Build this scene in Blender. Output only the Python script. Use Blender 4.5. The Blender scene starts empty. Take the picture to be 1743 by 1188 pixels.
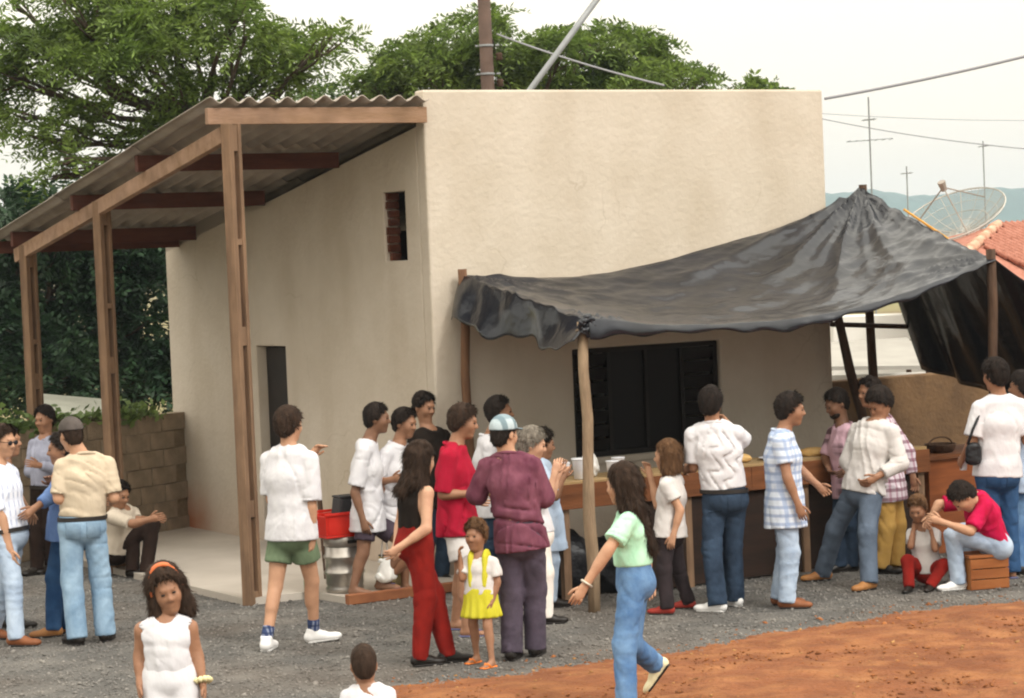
import bpy, math, random
import numpy as np
from mathutils import Matrix, Vector

# ------------------------------------------------------------------ camera, sky, sun, exposure
scn = bpy.context.scene
COL = scn.collection
IW, IH = 1743., 1188.
FPX, PIT, ROL, CH = 4143., .038, .042, 2.875
BYAW, BX, BY = .539, -.7, 21.752

cd = bpy.data.cameras.new('camera'); cam = bpy.data.objects.new('camera', cd); COL.objects.link(cam)
cd.sensor_fit = 'HORIZONTAL'; cd.sensor_width = 36; cd.lens = FPX / IW * 36; cd.clip_start = .5; cd.clip_end = 9000
cam.matrix_world = Matrix.Translation((0, 0, CH)) @ Matrix.Rotation(math.pi/2 - PIT, 4, 'X') @ Matrix.Rotation(-ROL, 4, 'Z')
scn.camera = cam

SUN_DIR = Vector((.50, -.55, .80)).normalized()          # towards the sun
sun_el = math.asin(SUN_DIR.z); sun_az = math.atan2(SUN_DIR.x, SUN_DIR.y)
w = bpy.data.worlds.new('World'); scn.world = w; w.use_nodes = True
nt = w.node_tree; bg = nt.nodes['Background']
sky = nt.nodes.new('ShaderNodeTexSky'); sky.sky_type = 'NISHITA'; sky.sun_disc = False
sky.sun_elevation = sun_el; sky.sun_rotation = sun_az; sky.dust_density = 6; sky.air_density = 1.0; sky.altitude = 500
hs = nt.nodes.new('ShaderNodeHueSaturation'); hs.inputs['Saturation'].default_value = .12
mx = nt.nodes.new('ShaderNodeMix'); mx.data_type = 'RGBA'; mx.inputs[0].default_value = .72
mx.inputs[7].default_value = (9.9, 9.3, 8.0, 1)           # even bright overcast layer
nt.links.new(sky.outputs[0], hs.inputs['Color']); nt.links.new(hs.outputs[0], mx.inputs[6])
# overcast luminance rises from horizon to zenith (standard overcast sky)
tcw = nt.nodes.new('ShaderNodeTexCoord'); spw = nt.nodes.new('ShaderNodeSeparateXYZ'); nt.links.new(tcw.outputs['Generated'], spw.inputs[0])
mrw = nt.nodes.new('ShaderNodeMapRange'); mrw.inputs[1].default_value = 0; mrw.inputs[2].default_value = 1; mrw.inputs[3].default_value = 1; mrw.inputs[4].default_value = 2.8
nt.links.new(spw.outputs[2], mrw.inputs[0])
vmw = nt.nodes.new('ShaderNodeVectorMath'); vmw.operation = 'SCALE'; nt.links.new(mx.outputs[2], vmw.inputs[0]); nt.links.new(mrw.outputs[0], vmw.inputs['Scale'])
nt.links.new(vmw.outputs[0], bg.inputs['Color']); bg.inputs['Strength'].default_value = .138

sl = bpy.data.lights.new('sun', 'SUN'); sl.energy = 1.5; sl.angle = math.radians(10); sl.color = (1, .97, .91)
so = bpy.data.objects.new('sun', sl); COL.objects.link(so)
so.rotation_euler = (-SUN_DIR).to_track_quat('-Z', 'Y').to_euler(); so.location = (6, 0, 14)
vs = scn.view_settings; vs.view_transform = 'Standard'; vs.look = 'None'; vs.gamma = 1; vs.exposure = -.08
vs.use_curve_mapping = False
scn.cycles.filter_width = 2.1
scn.cycles.max_bounces = 8; scn.cycles.transparent_max_bounces = 16

# ------------------------------------------------------------------ geometry helpers
rng = np.random.default_rng(7)
EX = np.array([math.cos(BYAW), math.sin(BYAW), 0]); EY = np.array([-math.sin(BYAW), math.cos(BYAW), 0])
BC = np.array([BX, BY, 0.]); CAM = np.array([0, 0, CH])
def V(*a): return np.array(a, float)
def bw(a, b, z=0.): return BC + EX*a + EY*b + V(0, 0, z)                    # building frame -> world
def ray(px, py):
    x_, y_ = px - IW/2, py - IH/2; c, s = math.cos(ROL), math.sin(ROL)
    x = (c*x_ - s*y_)/FPX; u = -(s*x_ + c*y_)/FPX
    return V(x, math.cos(PIT) + u*math.sin(PIT), -math.sin(PIT) + u*math.cos(PIT))
def at(px, py, d): return CAM + ray(px, py)*d
def gnd(px, py, z=0.): r = ray(px, py); return CAM + r*((z - CH)/r[2])
def onB(px, py, b): r = ray(px, py); return CAM + r*((b - (CAM - BC) @ EY)/(r @ EY))
def dep(P): return (P[1]*math.cos(PIT) - (P[2] - CH)*math.sin(PIT))
def norm(v): v = np.asarray(v, float); return v/(np.linalg.norm(v) + 1e-9)

def tag(o, label=None, cat=None, group=None, kind=None):
    if label: o['label'] = label
    if cat: o['category'] = cat
    if group: o['group'] = group
    if kind: o['kind'] = kind
    return o
def empty(name, loc, rz=0., label=None, cat=None, group=None):
    o = bpy.data.objects.new(name, None); COL.objects.link(o); o.empty_display_size = .2
    o.location = tuple(loc); o.rotation_euler = (0, 0, rz)
    return tag(o, label, cat, group)
def mesh_from(name, v, f):
    me = bpy.data.meshes.new(name); me.from_pydata([tuple(p) for p in v], [], f); return me
def mesh_np(name, v, q):                                     # fast quads/tris from arrays
    me = bpy.data.meshes.new(name); v = np.asarray(v, np.float32); q = np.asarray(q, np.int32)
    k = q.shape[1]
    me.vertices.add(len(v)); me.vertices.foreach_set('co', v.ravel())
    me.loops.add(q.size); me.loops.foreach_set('vertex_index', q.ravel())
    me.polygons.add(len(q)); me.polygons.foreach_set('loop_start', np.arange(0, q.size, k, dtype=np.int32))
    me.polygons.foreach_set('loop_total', np.full(len(q), k, np.int32))
    me.update(calc_edges=True); return me
def link(name, me, m, parent=None, smooth=False, bevel=0, loc=None):
    o = bpy.data.objects.new(name, me); COL.objects.link(o)
    if m is not None and not me.materials: me.materials.append(m)
    if smooth: me.polygons.foreach_set('use_smooth', np.ones(len(me.polygons), bool))
    if parent: o.parent = parent
    if loc is not None: o.location = tuple(loc)
    if bevel:
        b = o.modifiers.new('bevel', 'BEVEL'); b.width = bevel; b.segments = 2; b.limit_method = 'ANGLE'
    return o

class MB:                                                    # collects boxes, beams, tubes into one mesh
    def __init__(s): s.v = []; s.f = []
    def add(s, v, f):
        n = len(s.v); s.v += [tuple(p) for p in v]; s.f += [tuple(i + n for i in q) for q in f]; return s
    def box(s, lo, hi, j=0.):
        x0, y0, z0 = lo; x1, y1, z1 = hi
        v = [(x0,y0,z0),(x1,y0,z0),(x1,y1,z0),(x0,y1,z0),(x0,y0,z1),(x1,y0,z1),(x1,y1,z1),(x0,y1,z1)]
        if j: v = [tuple(np.array(p) + rng.uniform(-j, j, 3)) for p in v]
        return s.add(v, [(0,3,2,1),(4,5,6,7),(0,1,5,4),(1,2,6,5),(2,3,7,6),(3,0,4,7)])
    def beam(s, p, q, w, h, up=(0, 0, 1)):
        p, q = np.array(p, float), np.array(q, float); d = norm(q - p); sd = norm(np.cross(d, up)); u = np.cross(sd, d)
        v = [e + sd*a*w/2 + u*b*h/2 for e in (p, q) for a, b in ((-1,-1),(1,-1),(1,1),(-1,1))]
        return s.add(v, [(0,1,2,3),(7,6,5,4),(0,4,5,1),(1,5,6,2),(2,6,7,3),(3,7,4,0)])
    def tube(s, pts, rad, n=8, cap=True):
        pts = [np.array(p, float) for p in pts]; m = len(pts)
        if not hasattr(rad, '__len__'): rad = [rad]*m
        t0 = norm(pts[1] - pts[0]); a = norm(np.cross(t0, (0, 0, 1) if abs(t0[2]) < .9 else (1, 0, 0)))
        v = []; f = []
        for i, p in enumerate(pts):
            t = norm(pts[min(i+1, m-1)] - pts[max(i-1, 0)]); a = norm(a - t*(a @ t)); b = np.cross(t, a)
            for k in range(n):
                g = 2*math.pi*k/n; v.append(p + (a*math.cos(g) + b*math.sin(g))*rad[i])
        for i in range(m-1):
            for k in range(n): f.append((i*n+k, i*n+(k+1) % n, (i+1)*n+(k+1) % n, (i+1)*n+k))
        if cap: f.append(tuple(range(n-1, -1, -1))); f.append(tuple((m-1)*n + k for k in range(n)))
        return s.add(v, f)
    def lathe(s, prof, c=(0, 0, 0), n=24):
        v = []; f = []; m = len(prof)
        for r, z in prof:
            for k in range(n): g = 2*math.pi*k/n; v.append((c[0]+r*math.cos(g), c[1]+r*math.sin(g), c[2]+z))
        for i in range(m-1):
            for k in range(n): f.append((i*n+k, i*n+(k+1) % n, (i+1)*n+(k+1) % n, (i+1)*n+k))
        f.append(tuple(range(n-1, -1, -1))); f.append(tuple((m-1)*n+k for k in range(n)))
        return s.add(v, f)
    def build(s, name, m, parent=None, smooth=False, bevel=0, off=None, loc=None):
        v = s.v if off is None else [tuple(np.array(p) - off) for p in s.v]
        return link(name, mesh_from(name, v, s.f), m, parent, smooth, bevel, loc)

# ------------------------------------------------------------------ materials
def lin(c):
    if isinstance(c, str): c = [int(c[i:i+2], 16)/255 for i in (0, 2, 4)]
    return tuple((x/12.92 if x <= .04045 else ((x+.055)/1.055)**2.4) for x in c) + (1.,)
MATS = {}
def mat(key, c1, c2=None, scale=6., rough=.8, bump=0., bscale=40., stretch=(1, 1, 1), metal=0., spec=.3, detail=4, island=0., sheen=0., bstretch=None):
    if key in MATS: return MATS[key]
    m = bpy.data.materials.new(key); m.use_nodes = True; t = m.node_tree; N = t.nodes; L = t.links; p = N['Principled BSDF']
    c1 = lin(c1) if isinstance(c1, str) else tuple(c1) + (1.,); c2 = c1 if c2 is None else (lin(c2) if isinstance(c2, str) else tuple(c2) + (1.,))
    tc = N.new('ShaderNodeTexCoord'); mp = N.new('ShaderNodeMapping'); mp.inputs['Scale'].default_value = stretch
    L.new(tc.outputs['Object'], mp.inputs[0])
    n = N.new('ShaderNodeTexNoise'); n.inputs['Scale'].default_value = scale; n.inputs['Detail'].default_value = detail; n.inputs['Roughness'].default_value = .6
    L.new(mp.outputs[0], n.inputs['Vector'])
    r = N.new('ShaderNodeValToRGB'); r.color_ramp.elements[0].position = .32; r.color_ramp.elements[1].position = .68
    r.color_ramp.elements[0].color = c1; r.color_ramp.elements[1].color = c2
    L.new(n.outputs['Fac'], r.inputs[0]); out = r.outputs[0]
    if island:
        g = N.new('ShaderNodeNewGeometry'); h = N.new('ShaderNodeHueSaturation')
        mr = N.new('ShaderNodeMapRange'); mr.inputs[3].default_value = 1 - island; mr.inputs[4].default_value = 1 + island
        L.new(g.outputs['Random Per Island'], mr.inputs[0]); L.new(mr.outputs[0], h.inputs['Value']); L.new(out, h.inputs['Color']); out = h.outputs[0]
    L.new(out, p.inputs['Base Color'])
    p.inputs['Roughness'].default_value = rough; p.inputs['Metallic'].default_value = metal; p.inputs['Specular IOR Level'].default_value = spec
    if sheen: p.inputs['Sheen Weight'].default_value = sheen
    if bump:
        n2 = N.new('ShaderNodeTexNoise'); n2.inputs['Scale'].default_value = bscale; n2.inputs['Detail'].default_value = 5
        mp2 = N.new('ShaderNodeMapping'); mp2.inputs['Scale'].default_value = bstretch or stretch
        L.new(tc.outputs['Object'], mp2.inputs[0]); L.new(mp2.outputs[0], n2.inputs['Vector'])
        b = N.new('ShaderNodeBump'); b.inputs['Strength'].default_value = 1; b.inputs['Distance'].default_value = bump
        L.new(n2.outputs['Fac'], b.inputs['Height']); L.new(b.outputs[0], p.inputs['Normal'])
    MATS[key] = m; return m
def cloth(key, c1, c2=None): return mat('cloth_' + key, c1, c2, scale=9, rough=.95, bump=.006, bscale=24, stretch=(1, 1, .55), spec=.15, detail=3)
def denim(key, c1, c2): return mat('denim_' + key, c1, c2, scale=5, rough=.95, bump=.006, bscale=28, stretch=(1, 1, .8), spec=.12, detail=5)
def skin(key, c1, c2): return mat('skin_' + key, c1, c2, scale=14, rough=.55, bump=.002, bscale=60, spec=.35)
def checks(key, base, dark, mid, sc=34., kx=1.):
    k = 'cloth_' + key
    if k in MATS: return MATS[k]
    m = cloth(key, base); t = m.node_tree; N = t.nodes; L = t.links; p = N['Principled BSDF']
    tc = N.new('ShaderNodeTexCoord'); sp = N.new('ShaderNodeSeparateXYZ'); L.new(tc.outputs['Object'], sp.inputs[0])
    ad = N.new('ShaderNodeMath'); ad.operation = 'ADD'; L.new(sp.outputs[0], ad.inputs[0]); L.new(sp.outputs[1], ad.inputs[1])
    facs = []
    for src, s_ in ((ad.outputs[0], sc*kx), (sp.outputs[2], sc)):
        mu = N.new('ShaderNodeMath'); mu.operation = 'MULTIPLY'; mu.inputs[1].default_value = s_; L.new(src, mu.inputs[0])
        si = N.new('ShaderNodeMath'); si.operation = 'SINE'; L.new(mu.outputs[0], si.inputs[0])
        mr = N.new('ShaderNodeMapRange'); mr.inputs[1].default_value = .1; mr.inputs[2].default_value = .6; L.new(si.outputs[0], mr.inputs[0]); facs.append(mr.outputs[0])
    prev = p.inputs['Base Color'].links[0].from_socket
    for fz, c, s_ in ((facs[0], mid, .8), (facs[1], dark, .7)):
        x = N.new('ShaderNodeMix'); x.data_type = 'RGBA'; mm = N.new('ShaderNodeMath'); mm.operation = 'MULTIPLY'; mm.inputs[1].default_value = s_
        L.new(fz, mm.inputs[0]); L.new(mm.outputs[0], x.inputs[0]); L.new(prev, x.inputs[6]); x.inputs[7].default_value = lin(c); prev = x.outputs[2]
    L.new(prev, p.inputs['Base Color']); return m

M_GRAVEL = mat('gravel', '4b4946', '6c6965', 30, .95, .03, 55, detail=8)
M_STONE = mat('gravel_stone', '55524f', '7e7a75', 8, .9, island=.35)
M_DIRT = mat('red_earth', '6e4126', '8b5635', 3.5, .97, .045, 24, detail=12)
M_CLOD = mat('earth_clod', '774728', '996238', 6, .97, .02, 40, island=.25)
M_STRAW = mat('dry_straw', '8a6238', 'a57c4c', 5, .9, island=.3)
M_WALL = mat('wall_plaster', 'b8ac9b', 'c5baab', 1.3, .93, .008, 16, detail=7)
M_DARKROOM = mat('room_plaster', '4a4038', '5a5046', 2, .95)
M_SLAB = mat('slab_concrete', 'aaa196', 'bab1a6', 1.6, .5, .004, 30)
M_BLOCK = mat('concrete_block', '746654', '8e7e6a', 5, .96, .012, 45, island=.12)
M_MORTAR = mat('mortar', '6b5d4a', '82725c', 6, .97, .01, 50)
M_PLANK = mat('timber', '66503e', '8c6f56', 3, .85, .004, 30, stretch=(6, 6, .6))
M_TIMB = mat('timber_beam', '86694f', 'a68670', 2, .85, .004, 25, stretch=(.7, 4, 4))
M_RED = mat('timber_red', '4a2a20', '60392c', 3, .85, .004, 25, stretch=(.7, 4, 4))
M_SHEET = mat('fibre_cement', '8d8378', 'a69c90', 2.5, .9, .004, 40)
M_TARP = mat('black_plastic', '0c0f16', '151923', 2, .27, .005, 9, spec=.48, stretch=(1, 1, 1), detail=3)
def crinkle(m, sc, dist):
    t = m.node_tree; N = t.nodes; L = t.links; p = N['Principled BSDF']; tc = N.new('ShaderNodeTexCoord'); prev = p.inputs['Normal'].links[0].from_socket
    for s_, d_ in ((sc, dist), (sc*2.7, dist*.45)):
        wn = N.new('ShaderNodeTexNoise'); wn.inputs['Scale'].default_value = s_*.7; L.new(tc.outputs['Object'], wn.inputs['Vector'])
        mxv = N.new('ShaderNodeMix'); mxv.data_type = 'RGBA'; mxv.inputs[0].default_value = .25; L.new(tc.outputs['Object'], mxv.inputs[6]); L.new(wn.outputs['Color'], mxv.inputs[7])
        vo = N.new('ShaderNodeTexVoronoi'); vo.feature = 'F1'; vo.inputs['Scale'].default_value = s_; L.new(mxv.outputs[2], vo.inputs['Vector'])
        b = N.new('ShaderNodeBump'); b.inputs['Strength'].default_value = .8; b.inputs['Distance'].default_value = d_; L.new(vo.outputs['Distance'], b.inputs['Height']); L.new(prev, b.inputs['Normal']); prev = b.outputs[0]
    L.new(prev, p.inputs['Normal'])
crinkle(M_TARP, 3.2, .012)
M_LOG = mat('raw_pole', '7f6a54', 'a08a70', 4, .9, .01, 20, stretch=(4, 4, .6))
M_LOGD = mat('dark_pole', '3a2a20', '574233', 4, .9, .008, 20, stretch=(4, 4, .6))
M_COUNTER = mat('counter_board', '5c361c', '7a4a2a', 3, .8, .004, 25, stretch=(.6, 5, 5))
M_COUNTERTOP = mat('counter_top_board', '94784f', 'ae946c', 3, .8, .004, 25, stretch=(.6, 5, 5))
M_PLY = mat('plywood_painted_shade', '1f140e', '2e1e15', 2, .85, .003, 25, stretch=(.6, 5, 5))  # brown ply taken near black: shade under the counter put into its colour
M_FRAME = mat('window_metal', '171310', '221c18', 5, .6, spec=.2)
M_GLASS = mat('dark_glass', '0d0a08', '14100d', 3, .4, spec=.12)
M_BRICK = mat('brick', '4e2c20', '653a28', 12, .93, .01, 40, island=.15)
M_DOOR = mat('dark_door', '1d1815', '282019', 4, .7)
M_BARK = mat('bark', '3a3028', '5a4c3e', 6, .95, .03, 14, stretch=(3, 3, .6))
M_POLEC = mat('pole_concrete', '4c3d35', '5e4c42', 4, .9, .006, 20)
M_STEEL = mat('galvanised', '7e8082', '929494', 4, .55, metal=.3)
M_WIRE = mat('cable', '8e8e92', None, 4, .7)
M_WHITE = mat('white_plastic', 'd8d8dc', 'e8e8ea', 5, .5)
M_PAPER = mat('paper_white', 'd9d6d0', 'e8e6e0', 8, .9, .004, 30)
M_TILE = mat('roof_tile', '96604e', 'ae7866', 9, .9, .02, 30, detail=6)
M_RIDGE = mat('ridge_tile', 'd0a890', 'b98a70', 6, .9)
M_HOUSE = mat('house_white', 'd8d4cc', 'e4e0d8', 1.5, .9)
M_LEANTO = mat('grey_sheet', '8f8b84', 'a09c94', 1.5, .85)
M_BWALL = mat('rough_render', '574330', '6f563c', 3, .97, .012, 22)  # render colour lowered to carry the tarpaulin's shade
M_HILL = mat('hill_forest', '2c4a48', '375a56', .01, 1)
M_KEG = mat('keg_steel', '9a948c', 'b5aea6', 5, .35, metal=.85)
M_REDBOX = mat('red_plastic', 'b01c12', 'c22a1a', 3, .45)
M_BLACKBOX = mat('black_plastic_box', '2a2a2c', '38383a', 3, .5)
M_BAG = mat('black_bag', '121214', '1c1c20', 3, .4, .03, 9)
M_CARD = mat('cardboard', '9c6030', 'b67842', 3, .9)
M_CRATE = mat('wood_crate', '7a4420', '945a30', 4, .85, stretch=(.6, 4, 4))
M_BEIGE = mat('bread', 'c79a5a', 'd8b478', 8, .8)
def leafmat(key, c1, c2, isl=.45, tr=.25):
    m = mat(key, c1, c2, 1.2, .55, island=isl, spec=.3); p = m.node_tree.nodes['Principled BSDF']
    N = m.node_tree.nodes; L = m.node_tree.links
    tb = N.new('ShaderNodeBsdfTranslucent'); ms = N.new('ShaderNodeMixShader'); ms.inputs[0].default_value = tr
    L.new(p.inputs['Base Color'].links[0].from_socket, tb.inputs[0])
    L.new(p.outputs[0], ms.inputs[1]); L.new(tb.outputs[0], ms.inputs[2]); L.new(ms.outputs[0], N['Material Output'].inputs[0]); return m
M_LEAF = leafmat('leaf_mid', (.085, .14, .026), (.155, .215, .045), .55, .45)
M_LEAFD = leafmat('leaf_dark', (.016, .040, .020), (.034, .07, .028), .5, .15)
M_LEAFI = leafmat('leaf_ivy', (.10, .16, .045), (.16, .22, .07), .4)

def patches(m, c, sc, amt):
    t = m.node_tree; N = t.nodes; L = t.links; p = N['Principled BSDF']; prev = p.inputs['Base Color'].links[0].from_socket
    tc = N.new('ShaderNodeTexCoord'); n_ = N.new('ShaderNodeTexNoise'); n_.inputs['Scale'].default_value = sc; n_.inputs['Detail'].default_value = 6; L.new(tc.outputs['Object'], n_.inputs['Vector'])
    r = N.new('ShaderNodeMapRange'); r.inputs[1].default_value = .45; r.inputs[2].default_value = .7; r.inputs[4].default_value = amt; L.new(n_.outputs['Fac'], r.inputs[0])
    x = N.new('ShaderNodeMix'); x.data_type = 'RGBA'; L.new(r.outputs[0], x.inputs[0]); L.new(prev, x.inputs[6]); x.inputs[7].default_value = lin(c); L.new(x.outputs[2], p.inputs['Base Color'])
patches(M_GRAVEL, '665648', .8, .35); patches(M_GRAVEL, '8a857e', 2.3, .4); patches(M_STONE, '6e5e50', .8, .3); patches(M_STONE, '918c84', 2.3, .5)
patches(M_DIRT, '6e3f22', .9, .55); patches(M_DIRT, 'b07a4c', 3.1, .5)
for m_k in (M_PLANK, M_TIMB, M_LOG): patches(m_k, '5a4636', 2.5, .5)

# ================================================================== SETTING
# ---- ground
def grid_sheet(name, pts_fn, nu, nv, m, kind='structure'):
    u, v_ = np.meshgrid(np.linspace(0, 1, nu), np.linspace(0, 1, nv), indexing='ij')
    P = pts_fn(u, v_).reshape(-1, 3); idx = np.arange(nu*nv).reshape(nu, nv)
    q = np.stack([idx[:-1, :-1], idx[1:, :-1], idx[1:, 1:], idx[:-1, 1:]], -1).reshape(-1, 4)
    o = link(name, mesh_np(name, P, q), m, smooth=True); return tag(o, kind=kind)
def flat(name, poly, z, m):
    return tag(link(name, mesh_from(name, [(p[0], p[1], z) for p in poly], [tuple(range(len(poly)))]), m), kind='structure')
M_FIELD = mat('field_ground', '6b5a42', '7d7a50', .05, .97)
flat('ground', [(-4000, -300), (4000, -300), (4000, 6000), (-4000, 6000)], -.03, M_FIELD)
yg = [bw(-14, -20), bw(22, -20), bw(22, 14), bw(-14, 14)]
flat('gravel_yard', yg, 0., M_GRAVEL)
def nz(x, y, f, s=0):  # cheap smooth noise
    return (np.sin(x*f + 1.3*np.sin(y*f*.7 + s) + s) + np.sin(y*f*1.13 + 1.7*np.sin(x*f*.6 + 2*s) + 1.9*s))*.5
def dirt_edge(a): return -4.62 + .10*np.sin(a*1.3) + .05*np.sin(a*4.1 + 1) + .03*np.sin(a*9.7) + .022*np.sin(a*23 + 2*np.sin(a*5)) + .012*np.sin(a*47)
def dirtpts(u, v_):
    a = -6 + u*16; e = dirt_edge(a) + np.where(a < -2.95, -(-2.95 - a)*2.2, 0); b = e - v_*9
    z = .004 + .05*np.minimum(1, v_*9/.8) + (.016*nz(a, b, 3.1) + .008*nz(a, b, 8.3, 2) + .009*nz(a, b, 19, 4))*np.minimum(1, v_*12)
    return np.stack([BC[0] + EX[0]*a + EY[0]*b, BC[1] + EX[1]*a + EY[1]*b, z], -1)
grid_sheet('red_earth_bank', dirtpts, 480, 110, M_DIRT)

def scatter(name, P, size, m, nside=5, flatn=.6):
    n = len(P); k = nside
    ang = np.arange(k)*2*math.pi/k
    base = np.concatenate([np.stack([np.cos(ang), np.sin(ang), np.zeros(k)], -1), [[0, 0, 1.], [0, 0, -1.]]])
    v = np.repeat(base[None], n, 0)*(1 + rng.uniform(-.35, .35, (n, k+2, 1)))
    v[..., 2] *= flatn; th = rng.uniform(0, 6.28, n); c, s = np.cos(th)[:, None], np.sin(th)[:, None]
    st = rng.uniform(.6, 1.4, n)[:, None]; x = v[..., 0]*st; y = v[..., 1]; til = rng.uniform(-.5, .5, n)[:, None]; zz = v[..., 2] + x*til
    v = np.stack([x*c - y*s, x*s + y*c, zz], -1)*size[:, None, None] + P[:, None, :]
    fs = [(i, (i+1) % k, k) for i in range(k)] + [((i+1) % k, i, k+1) for i in range(k)]
    q = (np.array(fs)[None] + (np.arange(n)*(k+2))[:, None, None]).reshape(-1, 3)
    return tag(link(name, mesh_np(name, v.reshape(-1, 3), q), m), kind='stuff')
n = 52000
a = rng.uniform(-5.6, 5.2, n); b = rng.uniform(-7.2, 4.2, n); ok = (b > dirt_edge(a) - .12 - np.where(a < -2.95, (-2.95 - a)*2.2, 0)) & ~((a > -2.0) & (b > -.1)) & ~((a > -1.4) & (b > -.75))
a, b = a[ok], b[ok]; sz = rng.uniform(.007, .016, len(a))*np.where(rng.random(len(a)) < .05, 1.7, 1)
o = scatter('gravel_stones', BC + EX*a[:, None] + EY*b[:, None] + np.array([0, 0, 1])*(sz*.2)[:, None], sz, M_STONE, 4)
tag(o, 'grey crushed gravel stones covering the yard', 'gravel')
n = 5200
a = rng.uniform(-4.5, 5, n); v_ = rng.uniform(.0, 1, n)**1.6
ee = dirt_edge(a) + np.where(a < -2.95, -(-2.95 - a)*2.2, 0); b = ee - v_*4.5 + np.where(rng.random(n) < .3, rng.uniform(0, .5, n)**1.0, .03); sz = rng.uniform(.006, .016, n)*np.where(rng.random(n) < .06, 2.0, 1)
o = scatter('earth_clods', BC + EX*a[:, None] + EY*b[:, None] + np.array([0, 0, 1])*(.05*np.minimum(1, (ee-b)/.8).clip(0) + .0)[:, None], sz, M_CLOD)
tag(o, 'loose red earth clods lying on the earth bank', 'earth')
n = 300
a = rng.uniform(-3, 5, n); b = dirt_edge(a) - rng.uniform(.05, 3, n)
o = scatter('straw_litter', BC + EX*a[:, None] + EY*b[:, None] + np.array([0, 0, .068]), rng.uniform(.008, .02, n), M_STRAW, 4, .15)
tag(o, 'dry leaf and straw litter scattered on red earth', 'litter')

# ---- hills
def hillpts(u, v_):
    x = -900 + u*2600; y = 1700 + v_*500
    h = 36 + 9*np.sin(x*.004 + .5) + 4*np.sin(x*.013) + 2.2*np.sin(x*.05) + 1.3*np.sin(x*.13 + 1) + .9*np.sin(x*.31)
    return np.stack([x, y, -2 + h*np.sin(np.minimum(v_*1.0, .5)*math.pi)], -1)
grid_sheet('hills', hillpts, 900, 14, M_HILL)

# ---- building (frame: a along the front wall, b into the depth)
HB, LB, WB = 4.39, 6.0, 4.50
def ztop(b): return 4.10 - .172*b
bld = empty('rendered_building', BC, BYAW, 'tall plain cream rendered building with parapet and slatted window', 'building')
def holed(x0, x1, z0, z1, holes, th, zt=None):
    xs = sorted({x0, x1, *[h[0] for h in holes], *[h[1] for h in holes]}); zs = sorted({z0, z1, *[h[2] for h in holes], *[h[3] for h in holes]})
    xs = sorted(set(xs) | set(np.round(np.linspace(x0, x1, 7)[1:-1], 3)))
    nx, nz_ = len(xs)-1, len(zs)-1; fill = np.ones((nx, nz_), bool)
    for h in holes:
        for i in range(nx):
            for k in range(nz_):
                if xs[i] >= h[0]-1e-6 and xs[i+1] <= h[1]+1e-6 and zs[k] >= h[2]-1e-6 and zs[k+1] <= h[3]+1e-6: fill[i, k] = False
    vid = {}; v = []; f = []
    def vv(i, k, s):
        if (i, k, s) not in vid:
            vid[(i, k, s)] = len(v); z = zs[k]
            if zt and k == nz_: z = zt(xs[i])
            v.append((xs[i], s*th, z))
        return vid[(i, k, s)]
    g = lambda i, k: 0 <= i < nx and 0 <= k < nz_ and fill[i, k]
    for i in range(nx):
        for k in range(nz_):
            if not fill[i, k]: continue
            f.append((vv(i,k,0), vv(i+1,k,0), vv(i+1,k+1,0), vv(i,k+1,0))); f.append((vv(i,k,1), vv(i,k+1,1), vv(i+1,k+1,1), vv(i+1,k,1)))
            if not g(i-1, k): f.append((vv(i,k,0), vv(i,k+1,0), vv(i,k+1,1), vv(i,k,1)))
            if not g(i+1, k): f.append((vv(i+1,k,0), vv(i+1,k,1), vv(i+1,k+1,1), vv(i+1,k+1,0)))
            if not g(i, k-1): f.append((vv(i,k,0), vv(i,k,1), vv(i+1,k,1), vv(i+1,k,0)))
            if not g(i, k+1): f.append((vv(i,k+1,0), vv(i+1,k+1,0), vv(i+1,k+1,1), vv(i,k+1,1)))
    return v, f
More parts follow.
